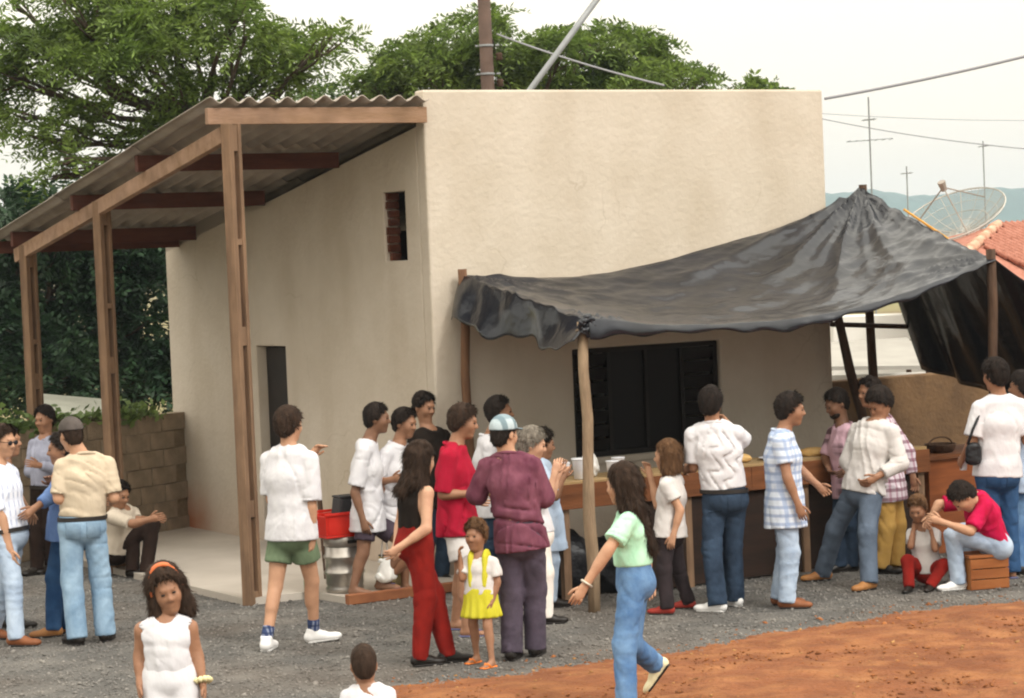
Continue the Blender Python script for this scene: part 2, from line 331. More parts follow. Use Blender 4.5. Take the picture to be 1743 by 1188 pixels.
# plaster with dusty base and stains
def wall_material():
    m = M_WALL; t = m.node_tree; N = t.nodes; L = t.links; p = N['Principled BSDF']; prev = p.inputs['Base Color'].links[0].from_socket
    tc = N.new('ShaderNodeTexCoord'); sp = N.new('ShaderNodeSeparateXYZ'); L.new(tc.outputs['Object'], sp.inputs[0])
    def mathn(op, a_, b_):
        q = N.new('ShaderNodeMath'); q.operation = op
        for i, x in enumerate((a_, b_)):
            if isinstance(x, (int, float)): q.inputs[i].default_value = x
            else: L.new(x, q.inputs[i])
        q.use_clamp = op == 'MULTIPLY'; return q.outputs[0]
    def mixin(fac, c):
        nonlocal prev
        x = N.new('ShaderNodeMix'); x.data_type = 'RGBA'; L.new(fac, x.inputs[0]); L.new(prev, x.inputs[6]); x.inputs[7].default_value = lin(c); prev = x.outputs[2]
    def noise(sc, st=(1, 1, 1), det=5):
        mp = N.new('ShaderNodeMapping'); mp.inputs['Scale'].default_value = st; L.new(tc.outputs['Object'], mp.inputs[0])
        n_ = N.new('ShaderNodeTexNoise'); n_.inputs['Scale'].default_value = sc; n_.inputs['Detail'].default_value = det; L.new(mp.outputs[0], n_.inputs[0]); return n_.outputs['Fac']
    def rng_(x, a0, a1, b0, b1):
        q = N.new('ShaderNodeMapRange'); q.inputs[1].default_value = a0; q.inputs[2].default_value = a1; q.inputs[3].default_value = b0; q.inputs[4].default_value = b1; L.new(x, q.inputs[0]); return q.outputs[0]
    # vertical run-off streaks and blotches
    mixin(mathn('MULTIPLY', rng_(noise(2.2, (1, 1, .18)), .50, .78, 0, .35), 1.), 'a3937e')
    mixin(mathn('MULTIPLY', rng_(noise(.9, (1, 1, 1), 8), .5, .72, 0, .5), 1.), 'b0a28f')
    mixin(mathn('MULTIPLY', rng_(noise(5, (1, 1, 1), 8), .58, .75, 0, .35), 1.), 'c2b7a7')
    # hairline cracks
    wn = N.new('ShaderNodeTexNoise'); wn.inputs['Scale'].default_value = 2.5; wn.inputs['Detail'].default_value = 6; L.new(tc.outputs['Object'], wn.inputs['Vector'])
    wm = N.new('ShaderNodeMix'); wm.data_type = 'RGBA'; wm.inputs[0].default_value = .3; L.new(tc.outputs['Object'], wm.inputs[6]); L.new(wn.outputs['Color'], wm.inputs[7])
    vo = N.new('ShaderNodeTexVoronoi'); vo.feature = 'DISTANCE_TO_EDGE'; vo.inputs['Scale'].default_value = 1.1; L.new(wm.outputs[2], vo.inputs['Vector'])
    mixin(mathn('MULTIPLY', rng_(vo.outputs['Distance'], .002, .006, .22, 0), rng_(noise(.8, (1, 1, 1), 3), .52, .6, 0, 1)), '84745e')
    # red dust splashed on the foot of the wall, thickest by the far corner
    edge = mathn('ADD', sp.outputs[2], mathn('MULTIPLY', noise(3.0), .25))
    low = rng_(edge, .28, .72, 1, 0); far = rng_(mathn('ADD', sp.outputs[1], mathn('MULTIPLY', noise(2.2), .5)), 5.2, 6.0, .16, .95)
    mixin(mathn('MULTIPLY', low, far), 'a05a30')
    L.new(prev, p.inputs['Base Color'])
wall_material()
WIN = (1.47, 3.14, .97, 1.99); DOOR = (3.06, 3.75, .0, 2.07); SLIT = (.42, .84, 2.88, 3.51)
v, f = holed(0, WB, 0, HB, [WIN], .16)
link('wall', mesh_from('front_wall', v, f), M_WALL, bld, bevel=.02)['label'] = 'cream rendered front wall with flat parapet'
v, f = holed(.161, LB, 0, 3.9, [DOOR, SLIT], .15, ztop)
v = [(y, x, z) for x, y, z in v]; f = [tuple(reversed(q)) for q in f]
link('wall', mesh_from('side_wall', v, f), M_WALL, bld, bevel=.012)['label'] = 'shaded side wall with slit window and doorway'
MB().box((.151, LB-.15, 0), (WB, LB, 3.0)).build('wall', M_WALL, bld)
v, f = holed(.161, LB-.151, 0, 3.9, [], .15, ztop); v = [(WB - .15 + y, x, z) for x, y, z in v]; f = [tuple(reversed(q)) for q in f]
link('wall', mesh_from('end_wall', v, f), M_WALL, bld)
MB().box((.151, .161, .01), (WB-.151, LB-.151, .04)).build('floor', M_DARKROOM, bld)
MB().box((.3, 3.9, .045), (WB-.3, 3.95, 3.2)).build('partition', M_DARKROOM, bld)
# window: frame, two louvred side leaves with slats, dark glazed middle
wf = MB()
x0, x1, z0, z1 = WIN
for lo, hi in (((x0, .05, z0), (x1, .11, z0+.05)), ((x0, .05, z1-.05), (x1, .11, z1)), ((x0, .05, z0+.051), (x0+.05, .11, z1-.051)), ((x1-.05, .05, z0+.051), (x1, .11, z1-.051)),
               ((x0+.40, .045, z0+.051), (x0+.44, .115, z1-.051)), ((x1-.44, .045, z0+.051), (x1-.40, .115, z1-.051)), ((2.29, .045, z0+.051), (2.325, .115, z1-.051))): wf.box(lo, hi)
win = wf.build('window', M_FRAME, bld)
for (p, q) in ((x0+.05, x0+.40), (x1-.40, x1-.05)):
    for k in range(7):
        zc = z0 + .11 + k*.133
        MB().beam((p, .07, zc), (q, .07, zc), .012, .125, up=(0, -.45, 1)).build('slat', M_FRAME, win)
for (p, q) in ((x0+.44, 2.29), (2.325, x1-.44)):
    MB().box((p, .075, z0+.051), (q, .081, z1-.051)).build('pane', M_GLASS, win)
MB().box((x0-.04, -.03, z0-.06), (x1+.04, .045, z0-.002)).build('window_sill', M_WALL, bld, bevel=.006)
# door leaf, ajar, inside the opening
d = MB(); d.box((.10, DOOR[0]+.03, .02), (.14, DOOR[1]-.03, DOOR[3]-.02)); dr = d.build('door', M_DOOR, bld)
MB().box((.06, DOOR[0], DOOR[3]+.001), (.149, DOOR[1], DOOR[3]+.04)).build('door_head', M_PLANK, bld)
# rough brick reveals of the slit window
for k in range(8):
    for jb, (p, q) in enumerate(((SLIT[1], SLIT[1]+.06), (SLIT[0]-.05, SLIT[0]))):
        zc = SLIT[2] + .004 + k*.079; sh = rng.uniform(-.012, .03)
        MB().box((.02 + abs(sh), p - (.035 if jb == 0 else -.001) , zc), (.148, q + (0 if jb == 0 else .022), zc+.068), .004).build('brick', M_BRICK, bld)

# ---- porch: roof, beams and posts
por = empty('porch_roof', bw(0, 0, 0), BYAW, 'porch roof of corrugated sheets on timber beams with slotted posts', 'porch')
def corr_sheet(a0, a1, b0, b1, dz):
    na = max(8, int((a1-a0)/.0225)); nb = 2; aa = np.linspace(a0, a1, na+1); v = []; f = []
    for t in (0, 1):
        for b_ in np.linspace(b0, b1, nb+1):
            for x in aa: v.append((x, b_, ztop(b_) + .165 + dz + .026*math.sin(x*2*math.pi/.18) - .009*t))
    W_ = na+1; T = W_*(nb+1)
    for j in range(nb):
        for i in range(na):
            q = (j*W_+i, j*W_+i+1, (j+1)*W_+i+1, (j+1)*W_+i); f.append(q); f.append(tuple(T + k for k in reversed(q)))
    for i in range(na):
        f.append((i, T+i, T+i+1, i+1)); e = nb*W_; f.append((e+i, e+i+1, T+e+i+1, T+e+i))
    for j in range(nb):
        f.append((j*W_, (j+1)*W_, T+(j+1)*W_, T+j*W_)); f.append((j*W_+na, T+j*W_+na, T+(j+1)*W_+na, (j+1)*W_+na))
    return v, f
for ri, (b0, b1) in enumerate(((-.13, 1.75), (1.62, 3.78), (3.65, 5.75))):
    for ci, (a0, a1) in enumerate(((-2.14, -1.12), (-1.17, -.004))):
        v, f = corr_sheet(a0, a1, b0, b1, [.012, .004, -.004][ri] + .012*ci - .0)
        link('roofing_sheet', mesh_from('roofing_sheet', v, f), M_SHEET, por, smooth=True)
for ri, (b0, b1) in enumerate(((.17, 3.2), (3.1, 6.15))):
    v, f = corr_sheet(.006, WB+.1, b0, b1, .02 - .012*ri)
    link('roofing_sheet', mesh_from('roofing_sheet', v, f), M_SHEET, por, smooth=True)
# front fascia + purlins (along a) + raking beam (along b)
MB().box((-2.12, -.075, ztop(-.05)-.015), (-.004, -.012, ztop(-.05)+.125)).build('fascia', M_TIMB, por, bevel=.005)
for b_ in (1.72, 3.4, 5.16):
    MB().beam((-2.05, b_, ztop(b_)+.055), (-.002, b_, ztop(b_)+.055), .07, .15).build('purlin', M_RED, por, bevel=.004)
MB().beam((-2.12, 5.62, ztop(5.62)+.06), (.0, 5.62, ztop(5.62)+.06), .06, .13).build('purlin', M_RED, por, bevel=.004)
MB().beam((-1.95, -.02, ztop(0)-.09), (-1.95, 5.3, ztop(5.3)-.09), .07, .14).build('raking_beam', M_TIMB, por, bevel=.005)
M_WEB = mat('post_web', '5a3c2c', '74503c', 3, .9, stretch=(6, 6, .6))
def post(b_, h):
    r = empty('porch_post', bw(-1.92, b_), BYAW, None, None); r.parent = por; r.location = (-1.92, b_, 0)
    for dx, w_ in ((-.062, .062), (.062, .046)):
        MB().box((dx-w_/2, -.045, 0), (dx+w_/2, .045, h)).build('plank', M_PLANK, r, bevel=.006)
    MB().box((-.0305, .012, 0.003), (.0385, .036, h-.004)).build('web', M_WEB, r)
    for zc, hh in ((h-.12, .22), (h-1.0, .05), (h*.56, .16), (h*.2, .14), (.06, .1)):
        MB().box((-.0305, -.034, zc-hh/2), (.0385, .011, zc+hh/2)).build('spacer', M_PLANK, r)
    return r
post(-.09, ztop(-.09)-.02); post(2.95, ztop(2.95)-.03); post(5.05, ztop(5.05)-.03)

# ---- porch slab and its timber edging
sb = tag(MB().add([(-2.0,-.12,0),(-1.38,-.14,0),(-1.33,-.72,0),(-.004,-.72,0),(-.004,6.2,0),(-2.0,6.2,0),
               (-2.0,-.12,.06),(-1.38,-.14,.06),(-1.33,-.72,.06),(-.004,-.72,.06),(-.004,6.2,.06),(-2.0,6.2,.06)],
              [(6,7,8,9,10,11),(0,1,7,6),(1,2,8,7),(2,3,9,8),(3,4,10,9),(4,5,11,10),(5,0,6,11)]).build('porch_slab', M_SLAB), kind='structure')
sb.location = tuple(BC); sb.rotation_euler = (0, 0, BYAW)
ed = tag(MB().box((-1.36, -.80, .004), (-.30, -.724, .085), .006).build('edging_board', mat('edging', '7a4a30', '94603f', 4, .9), bevel=.006), 'reddish timber edging board along the porch slab', 'board')
ed.location = tuple(BC); ed.rotation_euler = (0, 0, BYAW)

# ---- concrete block wall on the left, with ivy
w0, w1 = np.array([-.02, 5.75]), np.array([-7.2, 2.25]); wl = np.linalg.norm(w1-w0); wang = math.atan2(*(w1-w0)[::-1])
bwall = empty('block_wall', bw(*w0), BYAW + wang, 'weathered concrete block boundary wall with creeper along its top', 'wall')
MB().box((.0, -.05, 0), (wl, .05, 1.315)).build('mortar', M_MORTAR, bwall)
blk = [mesh_from('block', *(lambda m_: (m_.v, m_.f))(MB().box((.004, -.072, .004), (.386, .072, .186), .005))) for _ in range(5)]
for m_ in blk: m_.materials.append(M_BLOCK)
for c in range(7):
    for i in range(13):
        x = i*.39 + (.195 if c % 2 else 0)
        if x > 4.9: continue
        link('block', blk[int(rng.integers(5))], M_BLOCK, bwall, loc=(x, rng.uniform(-.004, .004), c*.19))

# ---- neighbour wall on the right
nb = tag(MB().box((4.52, .1, 0), (12, .26, 1.50), .0).build('boundary_wall', M_BWALL, bevel=.02), 'low brown rendered boundary wall beside the building under the tarpaulin', 'wall')
nb.location = tuple(BC); nb.rotation_euler = (0, 0, BYAW)

# ================================================================== VEGETATION
rng = np.random.default_rng(21)
def fronds_mesh(P, A, Ls, npair=6, ll=.11, lw=.034, droop=.5):
    n = len(P); A = A/np.linalg.norm(A, axis=1, keepdims=True)
    up = np.array([0, 0, 1.]); S = np.cross(A, up); S /= np.linalg.norm(S, axis=1, keepdims=True) + 1e-6
    roll = rng.uniform(-.9, .9, n)[:, None]; Nn = np.cross(S, A); S = S*np.cos(roll) + Nn*np.sin(roll); Nn = np.cross(S, A)
    vs_ = []
    for j in range(npair):
        t = (j + .6)/npair
        c = P + A*(Ls*t)[:, None] + up*(-droop*Ls*t*t)[:, None]
        for sg in (-1, 1):
            d = S*sg*.85 + A*.55 + rng.normal(0, .22, (n, 3)); d[:, 2] -= .18
            d /= np.linalg.norm(d, axis=1, keepdims=True)
            l = ll*(1 - .45*abs(t - .45))*rng.uniform(.8, 1.25, n)
            wv = np.cross(d, Nn + rng.normal(0, .35, (n, 3))); wv /= np.linalg.norm(wv, axis=1, keepdims=True) + 1e-6
            tip = c + d*l[:, None]; mid = c + d*(l*.5)[:, None]
            vs_.append(np.stack([c, mid + wv*lw*.5, tip, mid - wv*lw*.5], 1))
    v = np.concatenate(vs_, 0).reshape(-1, 3); q = np.arange(len(v)).reshape(-1, 4)
    return v, q
def leafy_tree(name, label, pads, nf, base, forks, m, ll=.12, lw=.036, flen=.42, trunk_r=.16, group=None, flat_=.5, npair=6):
    root = empty(name, base, 0, label, 'tree', group)
    Ps, As = [], []
    for (c, r) in pads:
        k = int(nf*r*r); 
        u = rng.normal(size=(k, 3)); u /= np.linalg.norm(u, axis=1, keepdims=True)
        rad = rng.random(k)**.45; p = u*rad[:, None]*np.array([r, r, r*flat_])
        # break the pad outline up into twig clumps
        cl = rng.normal(size=(max(3, k//14), 3)); cl /= np.linalg.norm(cl, axis=1, keepdims=True); cl = cl*np.array([r, r, r*flat_])*rng.uniform(.35, 1.1, (len(cl), 1))
        own = rng.integers(len(cl), size=k); p = .25*p + .75*cl[own] + rng.normal(0, .10*r + .03, (k, 3))*np.array([1, 1, .6])
        a_ = p*np.array([1, 1, .6]) + rng.normal(0, .35*r, (k, 3)); a_[:, 2] += .12*r
        Ps.append(p + c); As.append(a_)
    P = np.concatenate(Ps) - base; A = np.concatenate(As)
    v, q = fronds_mesh(P, A, rng.uniform(.6, 1.2, len(P))*flen, npair, ll, lw)
    link('crown', mesh_np('crown', v, q), m, root)
    t = MB(); prev = None
    hub = forks[0]
    pts = [np.zeros(3), (np.array(hub) - base)*np.array([.4, .4, .5]) + V(.08, 0, 0), np.array(hub) - base]
    t.tube(pts, [trunk_r*1.25, trunk_r, trunk_r*.8], 10)
    for (c, r) in pads:
        e = np.array(c) - base; s0 = pts[2]; mid = s0 + (e - s0)*.5 + V(rng.uniform(-.2, .2), rng.uniform(-.2, .2), -.12*np.linalg.norm(e - s0))
        t.tube([s0 - V(0, 0, .05), s0 + (mid - s0)*.5 + V(0, 0, -.05), mid, e], [trunk_r*.42, trunk_r*.34, trunk_r*.24, .02], 6)
        for _ in range(5):
            g = e + rng.normal(0, .45*r, 3)*np.array([1, 1, .5]); k0 = mid + (e - mid)*rng.uniform(.2, .9)
            t.tube([k0, (k0 + g)/2 + V(0, 0, -.05), g], [.022, .016, .008], 5)
    t.build('trunk', M_BARK, root, smooth=True)
    return root
def pads_px(lst, dj=1.0): return [(at(x, y, d + rng.uniform(-dj, dj)), r) for x, y, d, r in lst]

# big feathery tree behind the porch
L1 = [(40,60,33,.55),(110,70,33,.6),(190,40,33,.6),(270,30,33,.65),(350,20,33,.6),(330,80,32,.55),(240,95,32,.55),(150,110,33,.55),(60,130,33,.5),(30,190,33,.4),
      (420,60,32,.5),(470,95,32,.45),(520,70,32,.42),(565,62,32,.25),(440,130,32,.38),(490,135,32,.32),(380,130,33,.42),(300,150,33,.42),(220,170,33,.42),(130,190,33,.42),(70,235,33,.34),
      (170,240,33,.36),(250,225,33,.34),(110,270,33,.26),(90,300,33,.2),(320,205,33,.25),(10,120,33,.5),(200,0,33,.6),(300,-30,33,.7),(100,-10,33,.5),(20,0,33,.2),(400,10,32,.4),(540,95,32,.26),(160,285,33,.25)]
base = at(330, 700, 33.5); base[2] = -.02
leafy_tree('feathery_tree', 'big feathery spreading tree rising behind the porch roof', pads_px(L1), 390, base, [at(345, 200, 33.5)], M_LEAF, ll=.13, lw=.036, trunk_r=.15, flat_=.30, npair=7)
# dark dense trees standing behind the block wall
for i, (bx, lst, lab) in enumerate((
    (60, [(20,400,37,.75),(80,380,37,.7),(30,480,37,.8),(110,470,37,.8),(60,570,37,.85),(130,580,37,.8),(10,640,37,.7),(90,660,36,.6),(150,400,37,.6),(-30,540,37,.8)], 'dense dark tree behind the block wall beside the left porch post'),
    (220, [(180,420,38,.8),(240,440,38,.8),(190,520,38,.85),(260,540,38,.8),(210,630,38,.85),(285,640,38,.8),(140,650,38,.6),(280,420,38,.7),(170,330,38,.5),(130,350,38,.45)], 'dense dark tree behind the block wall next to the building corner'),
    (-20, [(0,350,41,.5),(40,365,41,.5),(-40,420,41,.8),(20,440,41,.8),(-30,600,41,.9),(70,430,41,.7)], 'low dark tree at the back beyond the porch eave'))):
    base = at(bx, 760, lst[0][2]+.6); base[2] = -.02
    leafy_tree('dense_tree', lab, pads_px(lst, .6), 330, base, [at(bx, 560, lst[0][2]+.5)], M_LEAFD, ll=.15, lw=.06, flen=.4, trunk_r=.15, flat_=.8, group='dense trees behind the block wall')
# a leafy branch catching light, right of the dark trees
# tree behind the building
L2 = [(620,140,44,.35),(660,120,44,.5),(710,100,44,.55),(760,80,44,.55),(800,50,44,.5),(830,30,44,.35),(780,120,44,.6),(850,80,44,.55),(900,95,44,.5),(850,130,44,.6),(930,130,44,.6),
      (960,80,44,.45),(1010,65,44,.5),(1060,70,44,.5),(1090,100,44,.55),(1020,120,44,.6),(1100,135,44,.5),(1145,130,44,.34),(1170,134,44,.30),(1195,140,44,.2),(700,150,44,.6),(650,160,44,.4),(1060,150,44,.6),(980,160,44,.7),(880,180,44,.7),(760,180,44,.7),(930,65,44,.3),(1110,80,44,.25)]
base = at(880, 800, 44.5); base[2] = -.02
leafy_tree('round_tree', 'broad green tree rising behind the building parapet', pads_px(L2, 1.5), 400, base, [at(880, 260, 44.5)], M_LEAF, ll=.16, lw=.046, flen=.5, trunk_r=.22, flat_=.45, npair=7)
base = at(555, 700, 40.); base[2] = -.02
leafy_tree('slim_tree', 'small bright tree top peeping above the corrugated porch roof', pads_px([(550,165,40,.42),(530,185,40,.4),(580,180,40,.3)], .3), 330, base, [at(555, 260, 40)], leafmat('leaf_light', (.06,.11,.025), (.10,.16,.04)), trunk_r=.09)
base = at(1270, 800, 60.); base[2] = -.02
leafy_tree('far_tree', 'far treetop just showing over the parapet beside the roof corner', pads_px([(1240,148,60,.34),(1268,150,60,.36),(1305,156,60,.34),(1335,160,60,.3)], .5), 220, base, [at(1275, 260, 60)], M_LEAF, ll=.2, lw=.07, flen=.5, trunk_r=.12)
# creeper along the block wall top: one plant, leaves as one mass
cr = empty('creeper', bw(*(w0 + (w1-w0)*.3), 1.3), BYAW + wang, 'light green creeper hanging over the top of the block wall', 'plant')
n = 3400; x = rng.uniform(-1.6, 3.2, n); x = np.where(rng.random(n) < .12, rng.uniform(-2.0, -1.4, n), x)
thick = .10 + .10*np.clip((x + 1.5)/2.0, 0, 1) + .05*np.sin(x*4)
z = rng.normal(.04, .06, n)*1.0 + thick*rng.uniform(-1.5, .6, n); yy = np.where(z < .0, -.10 - rng.uniform(0, .08, n), rng.uniform(-.14, .14, n))
P = np.stack([x, yy, z], -1); d = rng.normal(0, 1, (n, 3))*np.array([1, .4, .5]) + np.array([.2, -.6, -.5]); d /= np.linalg.norm(d, axis=1, keepdims=True)
wv = np.cross(d, rng.normal(size=(n, 3)) + np.array([0, -1, .8])); wv /= np.linalg.norm(wv, axis=1, keepdims=True); l = rng.uniform(.06, .13, n)[:, None]
v = np.stack([P, P + d*l*.45 + wv*l*.32, P + d*l, P + d*l*.45 - wv*l*.32], 1).reshape(-1, 3)
link('foliage', mesh_np('foliage', v, np.arange(len(v)).reshape(-1, 4)), M_LEAFI, cr)
st = MB()
for k in range(7):
    xs_ = np.linspace(-1.7, 3.1, 12); st.tube([(a_, -.05 + rng.uniform(-.06, .06), .03 + rng.uniform(-.03, .05)) for a_ in xs_], .008, 5)
st.build('stem', M_BARK, cr)
# pale shed roof beyond the wall
sh_ = empty('shed', at(150, 760, 34), .3, 'low shed with pale sloping roof seen over the block wall', 'shed')
sh_.location.z = -.02
hz_ = at(150, 694, 34)[2] + .02
MB().add([(-.55,-.5,hz_-.02),(.42,-.5,hz_-.16),(.42,1.2,hz_+.02),(-.55,1.2,hz_+.16),(-.55,-.5,hz_+.0),(.42,-.5,hz_-.13),(.42,1.2,hz_+.05),(-.55,1.2,hz_+.19)],
     [(0,3,2,1),(4,5,6,7),(0,1,5,4),(1,2,6,5),(2,3,7,6),(3,0,4,7)]).build('roof', mat('old_sheet', '77776c', '8a8a7e', 2, .9), sh_)
MB().box((-.5, -.4, 0), (.38, 1.1, hz_-.17)).build('wall', M_LEANTO, sh_)

# ================================================================== BACKGROUND THINGS
# utility pole
p0 = at(838, 300, 31); p1 = at(820, -60, 31)
up = empty('utility_pole', (p0[0], p0[1], -.02), 0, 'brown concrete utility pole with clamp bands behind the parapet', 'utility pole')
top = p1[2]; lean = (p1 - p0)[:2]/(p1[2]-p0[2])
def upz(z): return V(lean[0]*(z)*.25, lean[1]*0, z)
MB().tube([upz(0), upz(3), upz(top+.6)], [.115, .098, .078], 14).build('shaft', M_POLEC, up, smooth=True)
for py in (76, 124):
    z = at(826, py, 31)[2]; c = upz(z)
    MB().lathe([(.094, -.014), (.098, -.009), (.098, .009), (.094, .014)], c, 16).build('clamp_band', M_STEEL, up)
    MB().tube([c + V(-.105, 0, 0), c + V(-.135, 0, .0)], .015, 6).tube([c + V(.12, 0, 0), c + V(.17, 0, 0)], .015, 6).build('bolt', M_STEEL, up)
for py in (95, 140): 
    z = at(826, py, 31)[2]; c = upz(z) + V(.16, 0, 0)
    MB().lathe([(.03, -.05), (.05, -.03), (.035, 0), (.05, .03), (.03, .05)], c, 10).build('insulator', M_LOGD, up, smooth=True)
q0, q1 = at(875, 190, 29), at(1030, -20, 29)
lp = empty('steel_pipe', q0 - V(0, 0, 0), 0, 'slanting galvanised steel pipe rising from behind the parapet', 'pipe')
lp.location = tuple(bw(.9, 3.0, ztop(3.0)+.18)); off = np.array(lp.location)
dirp = (q1 - q0)/(q1[2]-q0[2]); MB().tube([q0 - dirp*(q0[2]-off[2]), q0, q1 + dirp*.6], .038, 10).build('tube', M_STEEL, lp, smooth=True, off=off)
MB().box((-.12, -.12, 0), (.12, .12, .015)).build('foot_plate', M_STEEL, lp, loc=(q0 - dirp*(q0[2]-off[2])) - off)
def wire(pts, r, label, m=M_WIRE):
    P = [np.array(p) for p in pts]; m_ = MB(); out = []
    for i in range(13): t = i/12; out.append(P[0]*(1-t) + P[1]*t - V(0, 0, 1)*.12*4*t*(1-t)*np.linalg.norm(P[1]-P[0])/12)
    o = m_.tube(out, r, 6).build('overhead_cable', m, off=out[0], loc=out[0]); return tag(o, label, 'cable')
wire([at(846, 58, 31), at(1130, 145, 28)], .012, 'thin cable running down from the utility pole behind the parapet')
cs = bw(WB-.05, .08, 0); cs[2] = 0
wire([onB(1403, 168, .05), at(1800, 82, 24)], .016, 'thick service cable leaving the top corner of the building')
wire([at(1380, 198, 40), at(1800, 258, 34)], .008, 'thin lower cable passing behind the building corner')
wire([at(1380, 192, 48), at(1800, 205, 48)], .006, 'faint upper cable passing behind the building corner')

# television aerials
def aerial(px, y0, y1, d, bars, label):
    t = at(px, y0, d); r = empty('tv_aerial', (t[0], t[1], -.02), 0, label, 'antenna', 'television aerials above the rooftops')
    H_ = t[2] + .02
    MB().tube([(0, 0, 0), (0, 0, H_)], .022, 6).build('mast', M_STEEL, r)
    for py, wpx in bars:
        z = at(px, py, d)[2]+.02; hw = wpx/FPX*d/2; b_ = MB(); b_.tube([(-hw, 0, z), (hw, .1, z+.05)], .012, 6)
        for k in range(7): x = -hw*.9 + k*hw*.3; b_.tube([(x, -.35, z+.02), (x, .35, z+.02)], .007, 5)
        b_.build('boom', M_STEEL, r)
    return r
aerial(1478, 165, 335, 62, [(240, 80), (205, 22)], 'tall television aerial with crossbar beyond the tarpaulin peak')
aerial(1543, 283, 335, 75, [(296, 18)], 'short television aerial between the peak and the dish')
aerial(1673, 240, 335, 80, [(250, 14)], 'faint thin aerial mast behind the satellite dish')

# neighbour house with hipped tile roof
hb = at(1760, 700, 38); hs_ = empty('tiled_house', (hb[0], hb[1], -.02), 0, 'neighbouring white house with red hipped tile roof', 'house'); ho = np.array(hs_.location)
A0 = at(1700, 383, 39); A1 = at(1604, 470, 35.2); A2 = at(1520, 425, 41.5); A3 = at(1960, 372, 42); A4 = at(1930, 560, 35.5)
roofb = MB()
def slab(pts, th=.08):
    n_ = len(pts); lo = [p - V(0, 0, th) for p in pts]
    roofb.add(list(pts) + lo, [tuple(range(n_)), tuple(range(2*n_-1, n_-1, -1))] + [(i, n_+i, n_+(i+1) % n_, (i+1) % n_) for i in range(n_)])
e1 = A1 + (A1 - A0)*.35
slab([A0, e1, A4, A3]); slab([A0 + V(-.002, 0, 0), A2 + (A2-A0)*.1, e1 + V(-.002, 0, 0)])
ro = roofb.build('roof', M_TILE, hs_, off=ho)
nR = 13
for k in range(nR):
    t0, t1 = k/nR, (k+1.15)/nR; c0 = A0 + (e1-A0)*t0 + V(0, 0, .015); c1 = A0 + (e1-A0)*t1 + V(0, 0, .03)
    MB().tube([c0, c1], [.075, .095], 8).build('ridge_tile', M_RIDGE, ro, smooth=True, off=ho)
# rows of pantiles on the two visible slopes
def tile_rows(o0, du, dv, nu, nv):
    nrm = norm(np.cross(du, dv)); nrm = nrm if nrm[2] > 0 else -nrm
    m_ = MB()
    for j in range(nv):
        for i in range(nu):
            c = o0 + du*(i+.5)/nu + dv*(j/nv) + nrm*.03
            if inside(c): m_.tube([c, c + dv*(1.15/nv) - nrm*.012], [.05, .065], 5, cap=False)
    return m_
dvR = norm(e1 + (A4 - e1)*.0 - A0); 
def inside(c):
    # right slope: between hip line and frame, below the ridge
    t = (c - A0); return (np.cross((e1-A0)[:2], t[:2]) > .05)
uR = norm(A3 - A0); down = norm(norm(e1 - A0) - uR*(norm(e1 - A0) @ uR)); Ld = np.linalg.norm((e1-A0) - uR*((e1-A0) @ uR))
tile_rows(A0 - uR*1.6, uR*4.6, down*Ld*.98, 30, 11).build('tile_course', M_TILE, ro, smooth=True, off=ho)['kind'] = 'stuff'
wb = MB(); wb.add([at(1420,540,37.6), at(1420,905,37.6), at(1990,890,36), at(1990,520,36)] + [p + V(0, 1.0, 0) for p in (at(1420,540,37.6), at(1420,905,37.6), at(1990,890,36), at(1990,520,36))],
     [(0,1,2,3),(7,6,5,4),(0,4,5,1),(1,5,6,2),(2,6,7,3),(3,7,4,0)]); 
for i, p in enumerate(wb.v):
    if p[2] < 1: wb.v[i] = (p[0], p[1], 0.)
    else: wb.v[i] = (p[0], p[1], min(p[2], 2.5))
wb.build('wall', M_HOUSE, hs_, off=ho)
# grey lean-to roof of a carport seen under the tarpaulin
lt = empty('lean_to', at(1480, 760, 33), 0, 'grey sloping lean-to roof over a white wall beyond the boundary wall', 'shed'); lt.location.z = -.02; lo_ = np.array(lt.location)
R0, R1, R2, R3 = at(1400,583,34), at(1545,574,34), at(1580,622,31.5), at(1395,624,31.5)
m_ = MB(); m_.add([R0,R1,R2,R3]+[p - V(0,0,.05) for p in (R0,R1,R2,R3)], [(0,1,2,3),(7,6,5,4),(0,4,5,1),(1,5,6,2),(2,6,7,3),(3,7,4,0)]); m_.build('roof', M_LEANTO, lt, off=lo_)
for P_ in (R0, R1, R2, R3):
    MB().tube([V(P_[0], P_[1], 0), P_ - V(0, 0, .03)], .04, 6).build('post', M_LOGD, lt, off=lo_)
m_ = MB(); a_, b_ = at(1400, 640, 33.6), at(1620, 632, 33.6)
m_.add([V(a_[0],a_[1],0), V(b_[0],b_[1],0), b_, a_, V(a_[0],a_[1]+.1,0), V(b_[0],b_[1]+.1,0), b_+V(0,.1,0), a_+V(0,.1,0)], [(0,1,2,3),(7,6,5,4),(0,4,5,1),(1,5,6,2),(2,6,7,3),(3,7,4,0)]); m_.build('wall', M_HOUSE, lt, off=lo_)

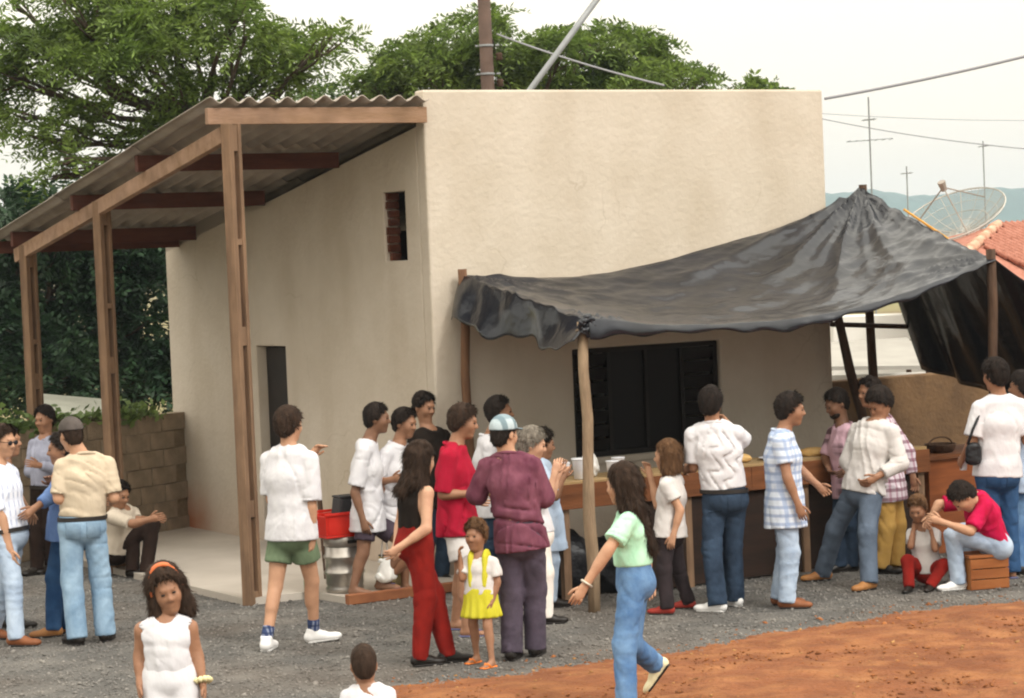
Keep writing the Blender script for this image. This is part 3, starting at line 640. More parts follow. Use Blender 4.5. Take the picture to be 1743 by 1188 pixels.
# mesh satellite dish
dc = at(1626, 374, 40); sd = empty('satellite_dish', at(1632, 420, 40), 0, 'large wire mesh satellite dish above the red tile roof', 'satellite dish'); dof = np.array(sd.location)
ax = norm(V(-.35, -.35, .86)); s1 = norm(np.cross(ax, V(0, 0, 1))); s2 = np.cross(ax, s1)
R_ = .88
def dpt(r, g): return dc + (s1*math.cos(g) + s2*math.sin(g))*r*R_ + ax*(.34*r*r - .25)
m_ = MB()
for k in range(16): m_.tube([dpt(.04 + .96*i/6, k*math.pi/8) for i in range(7)], .008, 4, cap=False)
for r in np.linspace(.2, 1, 5): m_.tube([dpt(r, g) for g in np.linspace(0, 2*math.pi, 33)], .007 if r < 1 else .016, 4, cap=False)
m_.build('rib', mat('dish_rib', '9a968e', 'aeaaa2', 4, .6), sd, off=dof)
m_ = MB()
for r in np.linspace(.06, .99, 26): m_.tube([dpt(r, g) for g in np.linspace(0, 2*math.pi, 33)], .0028, 3, cap=False)
for k in range(80): m_.tube([dpt(.12 + .88*i/5, k*math.pi/40) for i in range(6)], .0028, 3, cap=False)
m_.build('mesh_panel', mat('dish_mesh', '9a968e', 'aaa69e', 4, .6), sd, off=dof)['kind'] = 'stuff'
fo = dc + ax*.62
m_ = MB()
for g in (.3, 2.4, 4.5): m_.tube([dpt(.85, g), fo], .012, 5)
m_.build('feed_strut', mat('strut', '8a8076', '9c9288', 4, .6), sd, off=dof)
MB().tube([fo - ax*.06, fo + ax*.1], [.05, .07], 8).build('feed_horn', mat('strut', 'a0562c'), sd, off=dof)
MB().tube([dc - ax*.26, dc - ax*.5, V(dc[0], dc[1], dc[2]-.9)], .03, 8).build('mount', mat('strut', 'a0562c'), sd, off=dof)
MB().tube([at(1538, 356, 39.4), at(1622, 412, 39.4)], .022, 6).build('stay', mat('stay_yellow', 'd0a040', 'b88430', 4, .6), sd, off=dof)

# ================================================================== TARPAULIN STALL
def bwv(a_, b_, z_): return BC + EX*a_ + EY*b_ + V(0, 0, z_)
tp = empty('tarpaulin', BC, BYAW, 'black plastic tarpaulin canopy stretched over poles in front of the building', 'tarpaulin')
from math import pi
def interp(xs, ys, x): # smooth-ish (cosine-blended linear)
    return np.interp(x, xs, ys)
back_a = np.array([.27, 1.0, 1.67, 2.45, 3.22, 3.8, 4.37, 4.9]); back_z = np.array([2.73, 2.68, 2.67, 2.77, 2.94, 3.06, 3.20, 3.32])
frt_a = np.array([-.10, .55, 1.28, 1.9, 2.51, 3.15, 3.7, 4.19]); frt_z = np.array([2.36, 2.28, 2.24, 2.25, 2.30, 2.42, 2.56, 2.69])
NU, NV = 181, 71
uu, vv_ = np.meshgrid(np.linspace(0, 1, NU), np.linspace(0, 1, NV), indexing='ij')
ba = np.interp(uu*7, range(8), back_a); bz = np.interp(uu*7, range(8), back_z); fa = np.interp(uu*7, range(8), frt_a); fz = np.interp(uu*7, range(8), frt_z)
def sm1(x, k=9): 
    ker = np.ones(k)/k; return np.apply_along_axis(lambda r: np.convolve(np.pad(r, k//2, mode='edge'), ker, 'valid'), 0, x)
bz, fz = sm1(bz, 13), sm1(fz, 13)
A_ = ba*(1-vv_) + fa*vv_; B_ = -.06 + vv_*(-2.66); Z_ = bz*(1-vv_) + fz*vv_
sag = np.sin(pi*uu)**.8*np.sin(pi*vv_)
Z_ = Z_ - .20*sag - .10*np.sin(pi*np.clip((uu-.45)/.5, 0, 1))*np.sin(pi*vv_)
# tension folds radiating from the tied corners
def folds(a0, b0, nfold, amp, reach, ph):
    da, db = A_-a0, B_-b0; r = np.hypot(da, db) + 1e-3; th = np.arctan2(db, da)
    return amp*(1.6*(1 - np.abs(np.sin(.5*(th*nfold + ph + .6*np.sin(r*2.0)))))**1.6 - .6)*np.exp(-(r/reach)**2)*np.minimum(1, r/.25)
Z_ += folds(4.9, -.06, 21, .055, 1.9, .3) + folds(4.9, -.06, 37, .024, 1.5, 1.1) + folds(4.19, -2.72, 17, .03, 1.2, 0) + folds(-.1, -2.72, 15, .03, .9, .5) + folds(.27, -.06, 15, .03, 1.1, 1.)
wr = .012*nz(A_*1.0, B_*2.6, 5.0) + .010*nz(A_*.8 + B_, B_*3 - A_, 7.1, 2) + .006*nz(A_, B_*2, 17, 3)
Z_ += .13*np.exp(-np.hypot(A_-4.9, B_+.06)/.30)
Z_ += wr*np.minimum(1, np.minimum(vv_, 1-vv_)*12 + .35)
Pt = np.stack([A_, B_, Z_], -1)
# front hem: sheet rolls over the pole line and hangs a little, with pleats
nh = 9
hem = []
for k in range(1, nh+1):
    t = k/nh; drop = .075 + .018*np.sin(uu[:, 0]*19) + .014*np.sin(uu[:, 0]*61 + 1) + .08*np.exp(-((uu[:, 0])/.07)**2)
    drop = np.clip(drop, .03, .3)*(1 - .6*np.clip((uu[:, 0]-.55)/.4, 0, 1))
    p = Pt[:, -1, :].copy(); p[:, 1] -= .03*np.sin(t*2.2) + .008*t*np.sin(uu[:, 0]*70 + 2*np.sin(uu[:, 0]*13)); p[:, 2] -= drop*t; hem.append(p)
Pall = np.concatenate([Pt, np.stack(hem, 1)], 1)
nu, nv = Pall.shape[:2]; idx = np.arange(nu*nv).reshape(nu, nv)
q = np.stack([idx[:-1, :-1], idx[:-1, 1:], idx[1:, 1:], idx[1:, :-1]], -1).reshape(-1, 4)
def thick(name, me, parent, m=M_TARP):
    o = link(name, me, m, parent, smooth=True); s_ = o.modifiers.new('thickness', 'SOLIDIFY'); s_.thickness = .004; return o
thick('canopy', mesh_np('canopy', Pall.reshape(-1, 3), q), tp)
def drape(top, bot, n_t, amp, kf, bulge=(0, 0)):
    top, bot = np.array(top), np.array(bot); n_ = len(top); out = np.zeros((n_, n_t, 3))
    s_ = np.linspace(0, 1, n_); tan = norm(top[-1]-top[0]); side = norm(np.cross(tan, V(0, 0, 1)))
    for j in range(n_t):
        t = j/(n_t-1); out[:, j] = top*(1-t) + bot*t
        w_ = amp*min(1, t*2.2 + .05)*(np.sin(s_*kf + 1.5*np.sin(s_*kf*.31) + t*1.7) + .5*np.sin(s_*kf*2.3 + 1 - t*2))
        out[:, j] += side*(w_ + bulge[0]*math.sin(pi*t))[:, None]
    idx = np.arange(n_*n_t).reshape(n_, n_t)
    return out.reshape(-1, 3), np.stack([idx[:-1, :-1], idx[:-1, 1:], idx[1:, 1:], idx[1:, :-1]], -1).reshape(-1, 4)
# left end skirt, hanging from the edge between wall pole and front pole
n_ = 70; s_ = np.linspace(0, 1, n_); topl = Pt[0][np.clip((s_*(NV-1)).astype(int), 0, NV-1)].copy(); topl[:, 0] = .27 - .37*s_; topl[:, 1] = -.06 - 2.66*s_
botl = topl.copy(); botl[:, 2] = 2.33 - .20*np.sin(s_*pi*.55) + .035*np.sin(s_*14) + .02*np.sin(s_*33); botl[:, 0] -= .10 + .06*np.sin(s_*9); botl[0, 1] -= 0
thick('side_skirt', mesh_np('side_skirt', *drape(topl, botl, 16, .022, 13)), tp)
# right flap falling away behind the right hand pole
def loc_ab(P): return V((P - BC) @ EX, (P - BC) @ EY, P[2])
n_ = 60; s_ = np.linspace(0, 1, n_)[:, None]
f2_ = loc_ab(onB(1790, 500, -2.95)); n_ = 84; s_ = np.linspace(0, 1, n_)[:, None]
def topr_at(t):
    if t < .68: return Pt[-1, int(round(t/.68*(NV-1)))]
    q_ = (t-.68)/.32; return Pt[-1, -1]*(1-q_) + f2_*q_ - V(0, 0, .03)*math.sin(q_*pi)
topr = np.array([topr_at(t) for t in s_[:, 0]])
hb_, hf_ = loc_ab(onB(1572, 628, -.25)), loc_ab(onB(1900, 690, -3.0))
botr = hb_*(1-s_) + hf_*s_ - V(0, 0, .10)*np.sin(s_*pi)
thick('end_flap', mesh_np('end_flap', *drape(topr, botr, 26, .05, 17)), tp)
# poles
def pole(name, p, q, r0, r1, label, m=M_LOG):
    p, q = np.array(p), np.array(q); pts = [p + (q-p)*t + V(rng.uniform(-.012, .012), rng.uniform(-.012, .012), 0)*(0 < t < 1) for t in np.linspace(0, 1, 7)]
    o = MB().tube(pts, list(np.linspace(r0, r1, 7)*rng.uniform(.93, 1.07, 7)), 10).build(name, m, smooth=True, off=p, loc=p); return tag(o, label, 'pole', 'rough poles holding up the tarpaulin')
pole('stall_pole', bw(-.11, -2.66, -.02), bw(-.10, -2.64, 2.33), .052, .045, 'pale rough pole at the front left corner of the tarpaulin stall')
pole('stall_pole', bw(.24, -.14, -.02), bw(.26, -.12, 2.78), .048, .04, 'rough pole standing against the wall at the tarpaulin\'s back corner', mat('brown_pole', '5e4230', '7c5c44', 4, .9, .01, 20, stretch=(4, 4, .6)))
pole('stall_pole', bw(4.15, -2.70, -.02), bw(4.19, -2.69, 2.76), .05, .042, 'dark rough pole at the front right corner of the tarpaulin stall', M_LOGD)
pole('stall_pole', bw(4.93, -.14, -.02), bw(4.90, -.08, 3.44), .05, .04, 'tall pole lifting the tarpaulin to its peak', M_LOGD)
g0 = onB(1462, 690, -.35); g1 = onB(1425, 536, -.35); g0 = g0 + (g0-g1)/(g1[2]-g0[2])*g0[2]
pole('stall_pole', g0, g1 + (g1-g0)*.12, .05, .045, 'leaning dark pole between the building and the boundary wall', M_LOGD)
r0_, r1_ = onB(1415, 552, -.22), onB(1545, 556, -.22)
rl = MB().tube([r0_, r1_], .025, 8).build('stall_rail', M_LOGD, off=r0_, loc=r0_); tag(rl, 'thin dark rail tied across the back poles of the stall', 'rail')

# counter
ct = empty('plank_counter', bw(0, -2.08), BYAW, 'long plank serving counter under the tarpaulin', 'counter')
CA0, CA1 = -.09, 3.9
for k in range(3):
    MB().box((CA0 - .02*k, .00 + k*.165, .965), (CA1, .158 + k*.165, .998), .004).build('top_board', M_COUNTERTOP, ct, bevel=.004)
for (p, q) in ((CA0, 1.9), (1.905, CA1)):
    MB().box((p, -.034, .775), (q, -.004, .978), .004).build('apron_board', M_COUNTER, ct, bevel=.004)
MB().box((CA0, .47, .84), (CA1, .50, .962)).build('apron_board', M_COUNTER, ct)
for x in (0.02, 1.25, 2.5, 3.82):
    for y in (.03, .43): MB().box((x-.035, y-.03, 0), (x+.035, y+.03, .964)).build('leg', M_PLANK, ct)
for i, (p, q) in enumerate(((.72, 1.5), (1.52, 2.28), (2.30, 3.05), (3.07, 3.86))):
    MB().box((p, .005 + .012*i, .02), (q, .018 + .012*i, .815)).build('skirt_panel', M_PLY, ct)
# side counter at the right end
c2 = empty('side_counter', bw(3.98, -2.0), BYAW, 'reddish brown box counter at the right end of the plank counter', 'counter')
MB().box((0, 0, .0), (1.15, .7, .86)).build('body', mat('red_ply', '6e3a1c', '8a4e28', 3, .8, stretch=(.6, 5, 5)), c2, bevel=.006)
MB().box((-.03, -.04, .862), (1.2, .74, .90)).build('top', M_COUNTER, c2, bevel=.004)

# knotted bunch where the sheet is tied to the front pole
KNOT = True
# hazy air round the whole place
hzm = bpy.data.materials.new('haze'); hzm.use_nodes = True; t_ = hzm.node_tree
for n_0 in list(t_.nodes):
    if n_0.type == 'BSDF_PRINCIPLED': t_.nodes.remove(n_0)
pv = t_.nodes.new('ShaderNodeVolumePrincipled'); pv.inputs['Density'].default_value = .00030; pv.inputs['Color'].default_value = (.78, .89, 1.0, 1); pv.inputs['Anisotropy'].default_value = .2
t_.links.new(pv.outputs[0], t_.nodes['Material Output'].inputs['Volume'])
tag(MB().box((-1500, -120, -3), (2200, 2350, 60)).build('haze', hzm), 'thin pale haze filling the air', 'haze', kind='stuff')

# ================================================================== SMALL THINGS
ROTZ = BYAW
def th(name, a_, b_, z_, label, cat, group=None): return empty(name, bw(a_, b_, z_), BYAW, label, cat, group)
def blob(name, c, r, m, label, cat, seed=0, amp=.25, group=None):
    me = bpy.data.meshes.new(name); import bmesh
    bm = bmesh.new(); bmesh.ops.create_icosphere(bm, subdivisions=4, radius=1)
    for v_ in bm.verts:
        p = v_.co; k = 1 + amp*(math.sin(p.x*5+seed)*math.sin(p.y*6+2*seed)*.6 + .4*math.sin(p.z*9 + p.x*7 + seed) + .25*math.sin(p.x*17+p.y*13+p.z*15))
        v_.co = Vector((p.x*r[0]*k, p.y*r[1]*k, max(p.z*r[2]*k, -r[2]*.72)))
    bm.to_mesh(me); bm.free()
    o = link(name, me, m, smooth=True, loc=(c[0], c[1], c[2] + r[2]*.72)); return tag(o, label, cat, group)
# keg
kg = th('beer_keg', -1.17, -.36, .06, 'ribbed steel beer keg standing on the porch slab', 'keg')
MB().lathe([(.16,0),(.19,.005),(.195,.05),(.18,.075),(.192,.09),(.192,.19),(.207,.205),(.207,.225),(.192,.24),(.192,.36),(.207,.375),(.207,.395),(.192,.41),(.185,.52),(.15,.56),(.13,.57)], n=32).build('barrel', M_KEG, kg, smooth=True)
ringp = [(.196,.50),(.2,.505),(.2,.60),(.196,.605),(.185,.605),(.18,.60),(.18,.505),(.185,.50)]
MB().lathe(ringp + [ringp[0]], n=32).build('chime', M_KEG, kg, smooth=True)
for sgn in (-1, 1): MB().box((-.05, sgn*.197-.006, .535), (.05, sgn*.197+.006, .57)).build('hand_hole', M_FRAME, kg, bevel=.004)
# red cooler on keg
kg.scale = (.85, .85, .80)
rc = th('red_cooler', -1.14, -.36, .545, 'open red plastic cooler box sitting on the steel keg', 'cooler')
m_ = MB(); 
for lo, hi in (((-.27,-.17,0),(.27,.17,.02)),((-.27,-.17,.021),(-.25,.17,.19)),((.25,-.17,.021),(.27,.17,.19)),((-.249,-.17,.021),(.249,-.15,.19)),((-.249,.15,.021),(.249,.17,.19))): m_.box(lo, hi)
m_.build('body', M_REDBOX, rc, bevel=.006)
MB().box((-.285,-.185,.191),(.285,-.171,.215)).box((-.285,.171,.191),(.285,.185,.215)).build('rim', M_REDBOX, rc, bevel=.004)
bx_ = th('black_crate', -1.12, -.33, .566, 'dark box standing upright inside the red cooler', 'box')
m_ = MB(); m_.add([(-.12,-.09,0),(.14,-.09,0),(.14,.09,0),(-.12,.09,0),(-.08,-.08,.30),(.14,-.08,.30),(.14,.08,.30),(-.08,.08,.30)], [(0,3,2,1),(4,5,6,7),(0,1,5,4),(1,2,6,5),(2,3,7,6),(3,0,4,7)]); m_.build('body', M_BLACKBOX, bx_, bevel=.012)
MB().box((-.085,-.085,.3005),(.145,.085,.318)).build('lid', M_BLACKBOX, bx_, bevel=.006)
br = th('metal_stake', -.02, -.0, 0, 'dark metal stake leaning upright beside the wall near the keg', 'stake')
br.location = tuple(gnd(556, 985, .06)); MB().beam((0, 0, 0), (-.03, .05, 1.12), .035, .035).build('shaft', M_LOGD, br, bevel=.004); MB().beam((-.03,.05,1.121),(-.032,.052,1.16),.05,.05).build('cap', M_LOGD, br)
gb = th('green_bottle', -1.42, -.18, .06, 'green plastic bottle standing beside the keg', 'bottle')
MB().lathe([(.045,0),(.05,.02),(.05,.17),(.04,.21),(.016,.25),(.016,.275)], n=14).build('body', mat('green_bottle','3f7a4a','4f8c58',4,.3), gb, smooth=True); MB().lathe([(.018,.2755),(.018,.295)], n=12).build('cap', M_WHITE, gb)
for i, (a_, b_, lab) in enumerate(((-.72, -.36, 'yellowish carton lying on the slab between the bare feet and keg'),)):
    c_ = th('carton', a_, b_, .06, lab, 'carton'); MB().box((-.08,-.06,0),(.08,.06,.26),.006).build('body', mat('carton','b8a460','d0c08a',9,.8), c_, bevel=.004); MB().box((-.083,-.063,.262),(.083,.063,.275)).build('lid', M_BLACKBOX, c_)
# black bags and crates under the counter
blob('black_sack', bw(.18, -1.72, 0), (.30, .22, .34), M_BAG, 'crumpled black plastic sack under the left end of the counter', 'sack', 1, .12)
blob('black_sack', bw(.62, -1.74, 0), (.24, .2, .28), M_BAG, 'smaller black plastic sack beside the skirt panel under the counter', 'sack', 4, .14)
# cups, plates and bread on the counter
def cup(a_, b_, lab, s_=1.): 
    c_ = th('cup', a_, b_, 1.0, lab, 'cup', 'white cups on the counter'); MB().lathe([(.03*s_,0),(.034*s_,.004),(.045*s_,.11*s_),(.047*s_,.115*s_),(.042*s_,.115*s_),(.032*s_,.01)], n=18).build('body', M_WHITE, c_, smooth=True); MB().lathe([(.0475*s_,.110*s_),(.050*s_,.113*s_),(.050*s_,.118*s_),(.0475*s_,.121*s_)], n=18).build('rim', M_WHITE, c_, smooth=True)
cup(.26, -1.95, 'large white cup standing left of the front stall pole', 1.45)
cup(.56, -1.98, 'white cup standing just right of the front stall pole', 1.1)
cup(.70, -1.86, 'white cup behind the long haired walker on the counter', 1.2)
blob('paper_bundle', bw(.44, -1.80, 1.0), (.085, .07, .11), M_PAPER, 'crumpled white and blue paper bundle standing on the counter', 'paper', 3, .2)
for a_, b_, lab in ((1.72, -1.90, 'bread loaf on the counter between white shirt and plaid shirt'), (1.95, -1.86, 'bread roll on the counter beside the longer loaf'), (2.72, -1.92, 'bread loaf on the counter by the tray')):
    blob('bread_loaf', bw(a_, b_, 1.0), (.12, .06, .045), M_BEIGE, lab, 'bread', a_, .06)
for a_, lab in ((1.28, 'white plate on the counter beside the brown haired child'), (2.30, 'white plate on the counter behind the plaid shirt'), (3.35, 'white plate on the counter near the checked shirt')):
    pl_ = th('plate', a_, -1.88, 1.0, lab, 'plate', 'plates on the counter'); MB().lathe([(.06,0),(.075,.003),(.115,.018),(.118,.021),(.112,.021),(.07,.008)], n=22).build('dish', M_WHITE, pl_, smooth=True); MB().lathe([(.05,.0085),(.045,.03),(.02,.042)], n=12).build('food', M_BEIGE, pl_, smooth=True)
ty = th('tray', 2.95, -1.88, 1.0, 'pale rectangular tray lying on the counter beside the pink shirt', 'tray')
MB().box((-.17,-.11,0),(.17,.11,.012)).build('base', M_PAPER, ty, bevel=.003); MB().box((-.18,-.12,.0125),(-.165,.12,.035)).box((.165,-.12,.0125),(.18,.12,.035)).box((-.164,-.12,.0125),(.164,-.105,.035)).box((-.164,.105,.0125),(.164,.12,.035)).build('rim', M_PAPER, ty)
cl_ = blob('paper_bundle', bw(3.72, -1.85, 1.0), (.09, .06, .03), M_BEIGE, 'folded pale cloth lying at the end of the counter', 'cloth', 2, .15)
# dark basket on the side counter
bk = th('basket', 4.30, -1.80, .90, 'dark basket with arched handle on the box counter', 'basket')
MB().lathe([(.12,0),(.16,.02),(.19,.12),(.2,.14),(.185,.135),(.15,.03)], n=20).build('bowl', M_LOGD, bk, smooth=True)
MB().tube([(.19*math.cos(g), 0, .12 + .12*math.sin(g)) for g in np.linspace(0, math.pi, 13)], .012, 6).build('handle', M_LOGD, bk, smooth=True); bk.scale = (.75, .75, .6)

# ================================================================== PEOPLE
def surface_nets(F, lo, h):
    nx, ny, nz_ = F.shape; neg = F < 0
    cs = [(i, j, k) for i in (0, 1) for j in (0, 1) for k in (0, 1)]
    cnt = sum(neg[i:nx-1+i, j:ny-1+j, k:nz_-1+k].astype(np.int8) for i, j, k in cs)
    act = (cnt > 0) & (cnt < 8); I, J, K = np.nonzero(act)
    if not len(I): return np.zeros((0, 3)), np.zeros((0, 4), int)
    val = {c: F[I+c[0], J+c[1], K+c[2]] for c in cs}
    acc = np.zeros((len(I), 3)); num = np.zeros(len(I))
    for c in cs:
        for ax_ in range(3):
            if c[ax_]: continue
            d_ = list(c); d_[ax_] = 1; d_ = tuple(d_); a_, b_ = val[c], val[d_]; x = (a_ < 0) != (b_ < 0)
            t = np.where(x, a_/np.where(x, a_-b_, 1), 0); p = np.array(c, float)[None].repeat(len(I), 0); p[:, ax_] += t
            acc += p*x[:, None]; num += x
    v = (acc/num[:, None] + np.stack([I, J, K], -1))*h + lo
    idx = np.full(act.shape, -1, np.int64); idx[I, J, K] = np.arange(len(I)); quads = []
    for ax_ in range(3):
        o1, o2 = (ax_+1) % 3, (ax_+2) % 3
        sl0 = [slice(1, -1)]*3; sl1 = [slice(1, -1)]*3; sl0[ax_] = slice(0, -1); sl1[ax_] = slice(1, None)
        a_, b_ = neg[tuple(sl0)], neg[tuple(sl1)]; x = a_ != b_; P = np.stack(np.nonzero(x), -1); flip = b_[x]
        for o_ in (o1, o2): P[:, o_] += 1
        def cell(d1, d2):
            Q = P.copy(); Q[:, o1] += d1; Q[:, o2] += d2; return idx[Q[:, 0], Q[:, 1], Q[:, 2]]
        q = np.stack([cell(-1, -1), cell(0, -1), cell(0, 0), cell(-1, 0)], -1); q[flip] = q[flip][:, ::-1]; quads.append(q)
    q = np.concatenate(quads); q = q[(q >= 0).all(1)]
    return v, q

class Sdf:
    def __init__(s, h): s.h = h; s.ops = []; s.lo = np.full(3, 1e9); s.hi = np.full(3, -1e9)
    def cone(s, a, b, ra, rb, k=.02, op='u'):
        a, b = np.array(a, float), np.array(b, float); ab = b-a; L2 = max(ab @ ab, 1e-9)
        def fn(X, Y, Z):
            t = np.clip(((X-a[0])*ab[0] + (Y-a[1])*ab[1] + (Z-a[2])*ab[2])/L2, 0, 1)
            return np.sqrt((X-a[0]-t*ab[0])**2 + (Y-a[1]-t*ab[1])**2 + (Z-a[2]-t*ab[2])**2) - (ra + (rb-ra)*t)
        r = max(ra, rb); return s._add(fn, np.minimum(a, b)-r, np.maximum(a, b)+r, k, op)
    def ell(s, a, b, ra, rb, w_, k=.03, op='u'):
        a, b, w_ = np.array(a, float), np.array(b, float), norm(w_); ab = b-a; L2 = max(ab @ ab, 1e-9)
        def fn(X, Y, Z):
            t = np.clip(((X-a[0])*ab[0] + (Y-a[1])*ab[1] + (Z-a[2])*ab[2])/L2, 0, 1)
            qx, qy, qz = X-a[0]-t*ab[0], Y-a[1]-t*ab[1], Z-a[2]-t*ab[2]; x = qx*w_[0] + qy*w_[1] + qz*w_[2]
            y2 = np.maximum(qx*qx + qy*qy + qz*qz - x*x, 0); rx = ra[0] + (rb[0]-ra[0])*t; ry = ra[1] + (rb[1]-ra[1])*t
            return (np.sqrt((x/rx)**2 + y2/ry**2) - 1)*np.minimum(rx, ry)
        r = max(*ra, *rb); return s._add(fn, np.minimum(a, b)-r, np.maximum(a, b)+r, k, op)
    def ball(s, c, r, R, k=.01, op='u'):             # ellipsoid, R rows = axes
        c = np.array(c, float); r = np.array(r, float)
        def fn(X, Y, Z):
            d_ = (X-c[0], Y-c[1], Z-c[2]); q = [(d_[0]*R[i][0] + d_[1]*R[i][1] + d_[2]*R[i][2])/r[i] for i in range(3)]
            return (np.sqrt(q[0]**2 + q[1]**2 + q[2]**2) - 1)*min(r)
        m_ = max(r); return s._add(fn, c-m_, c+m_, k, op)
    def plane(s, p, n_):                              # keep the side n points away from
        p, n_ = np.array(p, float), norm(n_)
        s.ops.append(('cut', lambda X, Y, Z: (X-p[0])*n_[0] + (Y-p[1])*n_[1] + (Z-p[2])*n_[2])); return s
    def fn(s, f): s.ops.append(('disp', f)); return s
    def _add(s, fn, lo, hi, k, op):
        s.ops.append((op, fn, lo, hi, k))
        if op == 'u': s.lo = np.minimum(s.lo, lo); s.hi = np.maximum(s.hi, hi)
        return s
    def merge(s, o):                                  # union with a finished sub-volume
        s.ops.append(('vol', o)); s.lo = np.minimum(s.lo, o.lo); s.hi = np.maximum(s.hi, o.hi); return s
    def eval(s, ax):
        F = np.full([len(a_) for a_ in ax], .3, np.float32)
        for o in s.ops:
            if o[0] in ('u', 's'):
                pad = (.06 if o[0] == 'u' else .03) + o[4]; sl = []
                for d_ in range(3):
                    i0 = np.searchsorted(ax[d_], o[2][d_]-pad); i1 = np.searchsorted(ax[d_], o[3][d_]+pad); sl.append(slice(i0, i1))
                sl = tuple(sl)
                if any(q.start >= q.stop for q in sl): continue
                d_ = o[1](ax[0][sl[0]][:, None, None], ax[1][sl[1]][None, :, None], ax[2][sl[2]][None, None, :]).astype(np.float32); f0 = F[sl]; k = o[4]
                if o[0] == 'u': h_ = np.clip(.5 + .5*(f0-d_)/k, 0, 1); F[sl] = f0*(1-h_) + d_*h_ - k*h_*(1-h_)
                else: d_ = -d_; h_ = np.clip(.5 - .5*(f0-d_)/k, 0, 1); F[sl] = f0*(1-h_) + d_*h_ + k*h_*(1-h_)
            else:
                X, Y, Z = ax[0][:, None, None], ax[1][None, :, None], ax[2][None, None, :]
                if o[0] == 'cut': F = np.maximum(F, o[1](X, Y, Z)).astype(np.float32)
                elif o[0] == 'disp': F = (F + o[1](X, Y, Z)).astype(np.float32)
                elif o[0] == 'vol':
                    d_ = o[1].eval(ax); k = .012; h_ = np.clip(.5 + .5*(F-d_)/k, 0, 1); F = (F*(1-h_) + d_*h_ - k*h_*(1-h_)).astype(np.float32)
        return F
    def mesh(s):
        lo, hi = s.lo - 3*s.h - .02, s.hi + 3*s.h + .02; ax = [np.arange(lo[d_], hi[d_], s.h) for d_ in range(3)]
        return surface_nets(s.eval(ax), np.array([a_[0] for a_ in ax]), s.h)

def wrinkle(amp, seed, fr=28., vert=.5):
    r = np.random.default_rng(seed); ks = r.normal(size=(4, 3))*fr; ks[:, 2] *= vert; ph = r.uniform(0, 6.28, 4); w1_ = r.normal(size=(2, 3))*fr*.45
    mk = r.normal(size=(2, 3))*fr*.33; mk[:, 2] *= .8
    def f(X, Y, Z):
        wa = np.sin(X*w1_[0, 0] + Y*w1_[0, 1] + Z*w1_[0, 2] + ph[3]); wb_ = np.sin(X*w1_[1, 0] + Y*w1_[1, 1] + Z*w1_[1, 2] + 1)
        r1 = 1 - np.abs(np.sin(.5*(X*ks[0, 0] + Y*ks[0, 1] + Z*ks[0, 2]) + ph[0] + 1.3*wa)); r2 = 1 - np.abs(np.sin(.6*(X*ks[1, 0] + Y*ks[1, 1] + Z*ks[1, 2]) + ph[1] + 1.3*wb_)); r3 = np.sin(1.7*(X*ks[2, 0] + Y*ks[2, 1] + Z*ks[2, 2]) + ph[2] + 1.5*wa)
        m1 = .5 + .5*np.sin(X*mk[0, 0] + Y*mk[0, 1] + Z*mk[0, 2] + ph[1]); m2 = .5 + .5*np.sin(X*mk[1, 0] + Y*mk[1, 1] + Z*mk[1, 2] + ph[2])
        return amp*(1.9*r1*r1*r1*m1 - 1.1*r2*r2*m2 - .15*r3 - .05)
    return f

SK = {'a': skin('tan', (.42, .225, .135), (.48, .265, .16)), 'b': skin('brown', (.255, .125, .07), (.31, .155, .088)), 'c': skin('dark', (.17, .083, .048), (.21, .105, .06)), 'd': skin('light', (.46, .25, .16), (.52, .30, .19))}
def hairm(key, c1, c2): return mat('hair_' + key, c1, c2, 40, .75, .010, 55, stretch=(1, 1, .22), spec=.10)
HR = {'black': hairm('black', (.010, .008, .007), (.028, .02, .016)), 'dark': hairm('dark', (.022, .014, .010), (.05, .03, .02)), 'brown': hairm('brown', (.07, .036, .018), (.14, .075, .038)), 'grey': hairm('grey', (.10, .085, .07), (.24, .21, .17))}
M_EYE = mat('eye_dark', (.015, .01, .008), None, 4, .3); M_LIP = mat('lip', (.20, .085, .06), None, 4, .5); M_LENS = mat('lens', (.01, .01, .012), None, 4, .12, spec=.6)
M_SOLEW = mat('sole_white', (.55, .54, .52), None, 4, .7); M_BELT = mat('belt', (.02, .016, .014), None, 4, .5)
PCOUNT = [0]
def pocketm(m):
    k = m.name + '_pocket'
    if k not in MATS:
        q = m.copy(); q.name = k; MATS[k] = q
        for n_ in q.node_tree.nodes:
            if n_.type == 'VALTORGB':
                for e_ in n_.color_ramp.elements: e_.color = tuple(x*.80 for x in e_.color[:3]) + (1,)
    return MATS[k]
def face(psi): r = math.radians(psi); return V(math.sin(r), -math.cos(r), 0)
def solve(P, px, py, sg, L):                          # point on the pixel ray at bone length L from P
    r = ray(px, py); o = CAM - P; b_ = (r @ o)/(r @ r); q = CAM + r*(-b_); m2 = np.linalg.norm(q - P)
    if m2 >= L*.999:
        return q
    return q + norm(r)*math.sqrt(L*L - m2*m2)*sg
def ik(h_, a_, l1, l2, fwd):
    d_ = a_-h_; D = np.linalg.norm(d_); D = min(D, (l1+l2)*.9995); u_ = norm(d_); x = (l1*l1 - l2*l2 + D*D)/(2*D); y = math.sqrt(max(l1*l1-x*x, 0)); f_ = norm(fwd - u_*(fwd @ u_)); return h_ + u_*x + f_*y

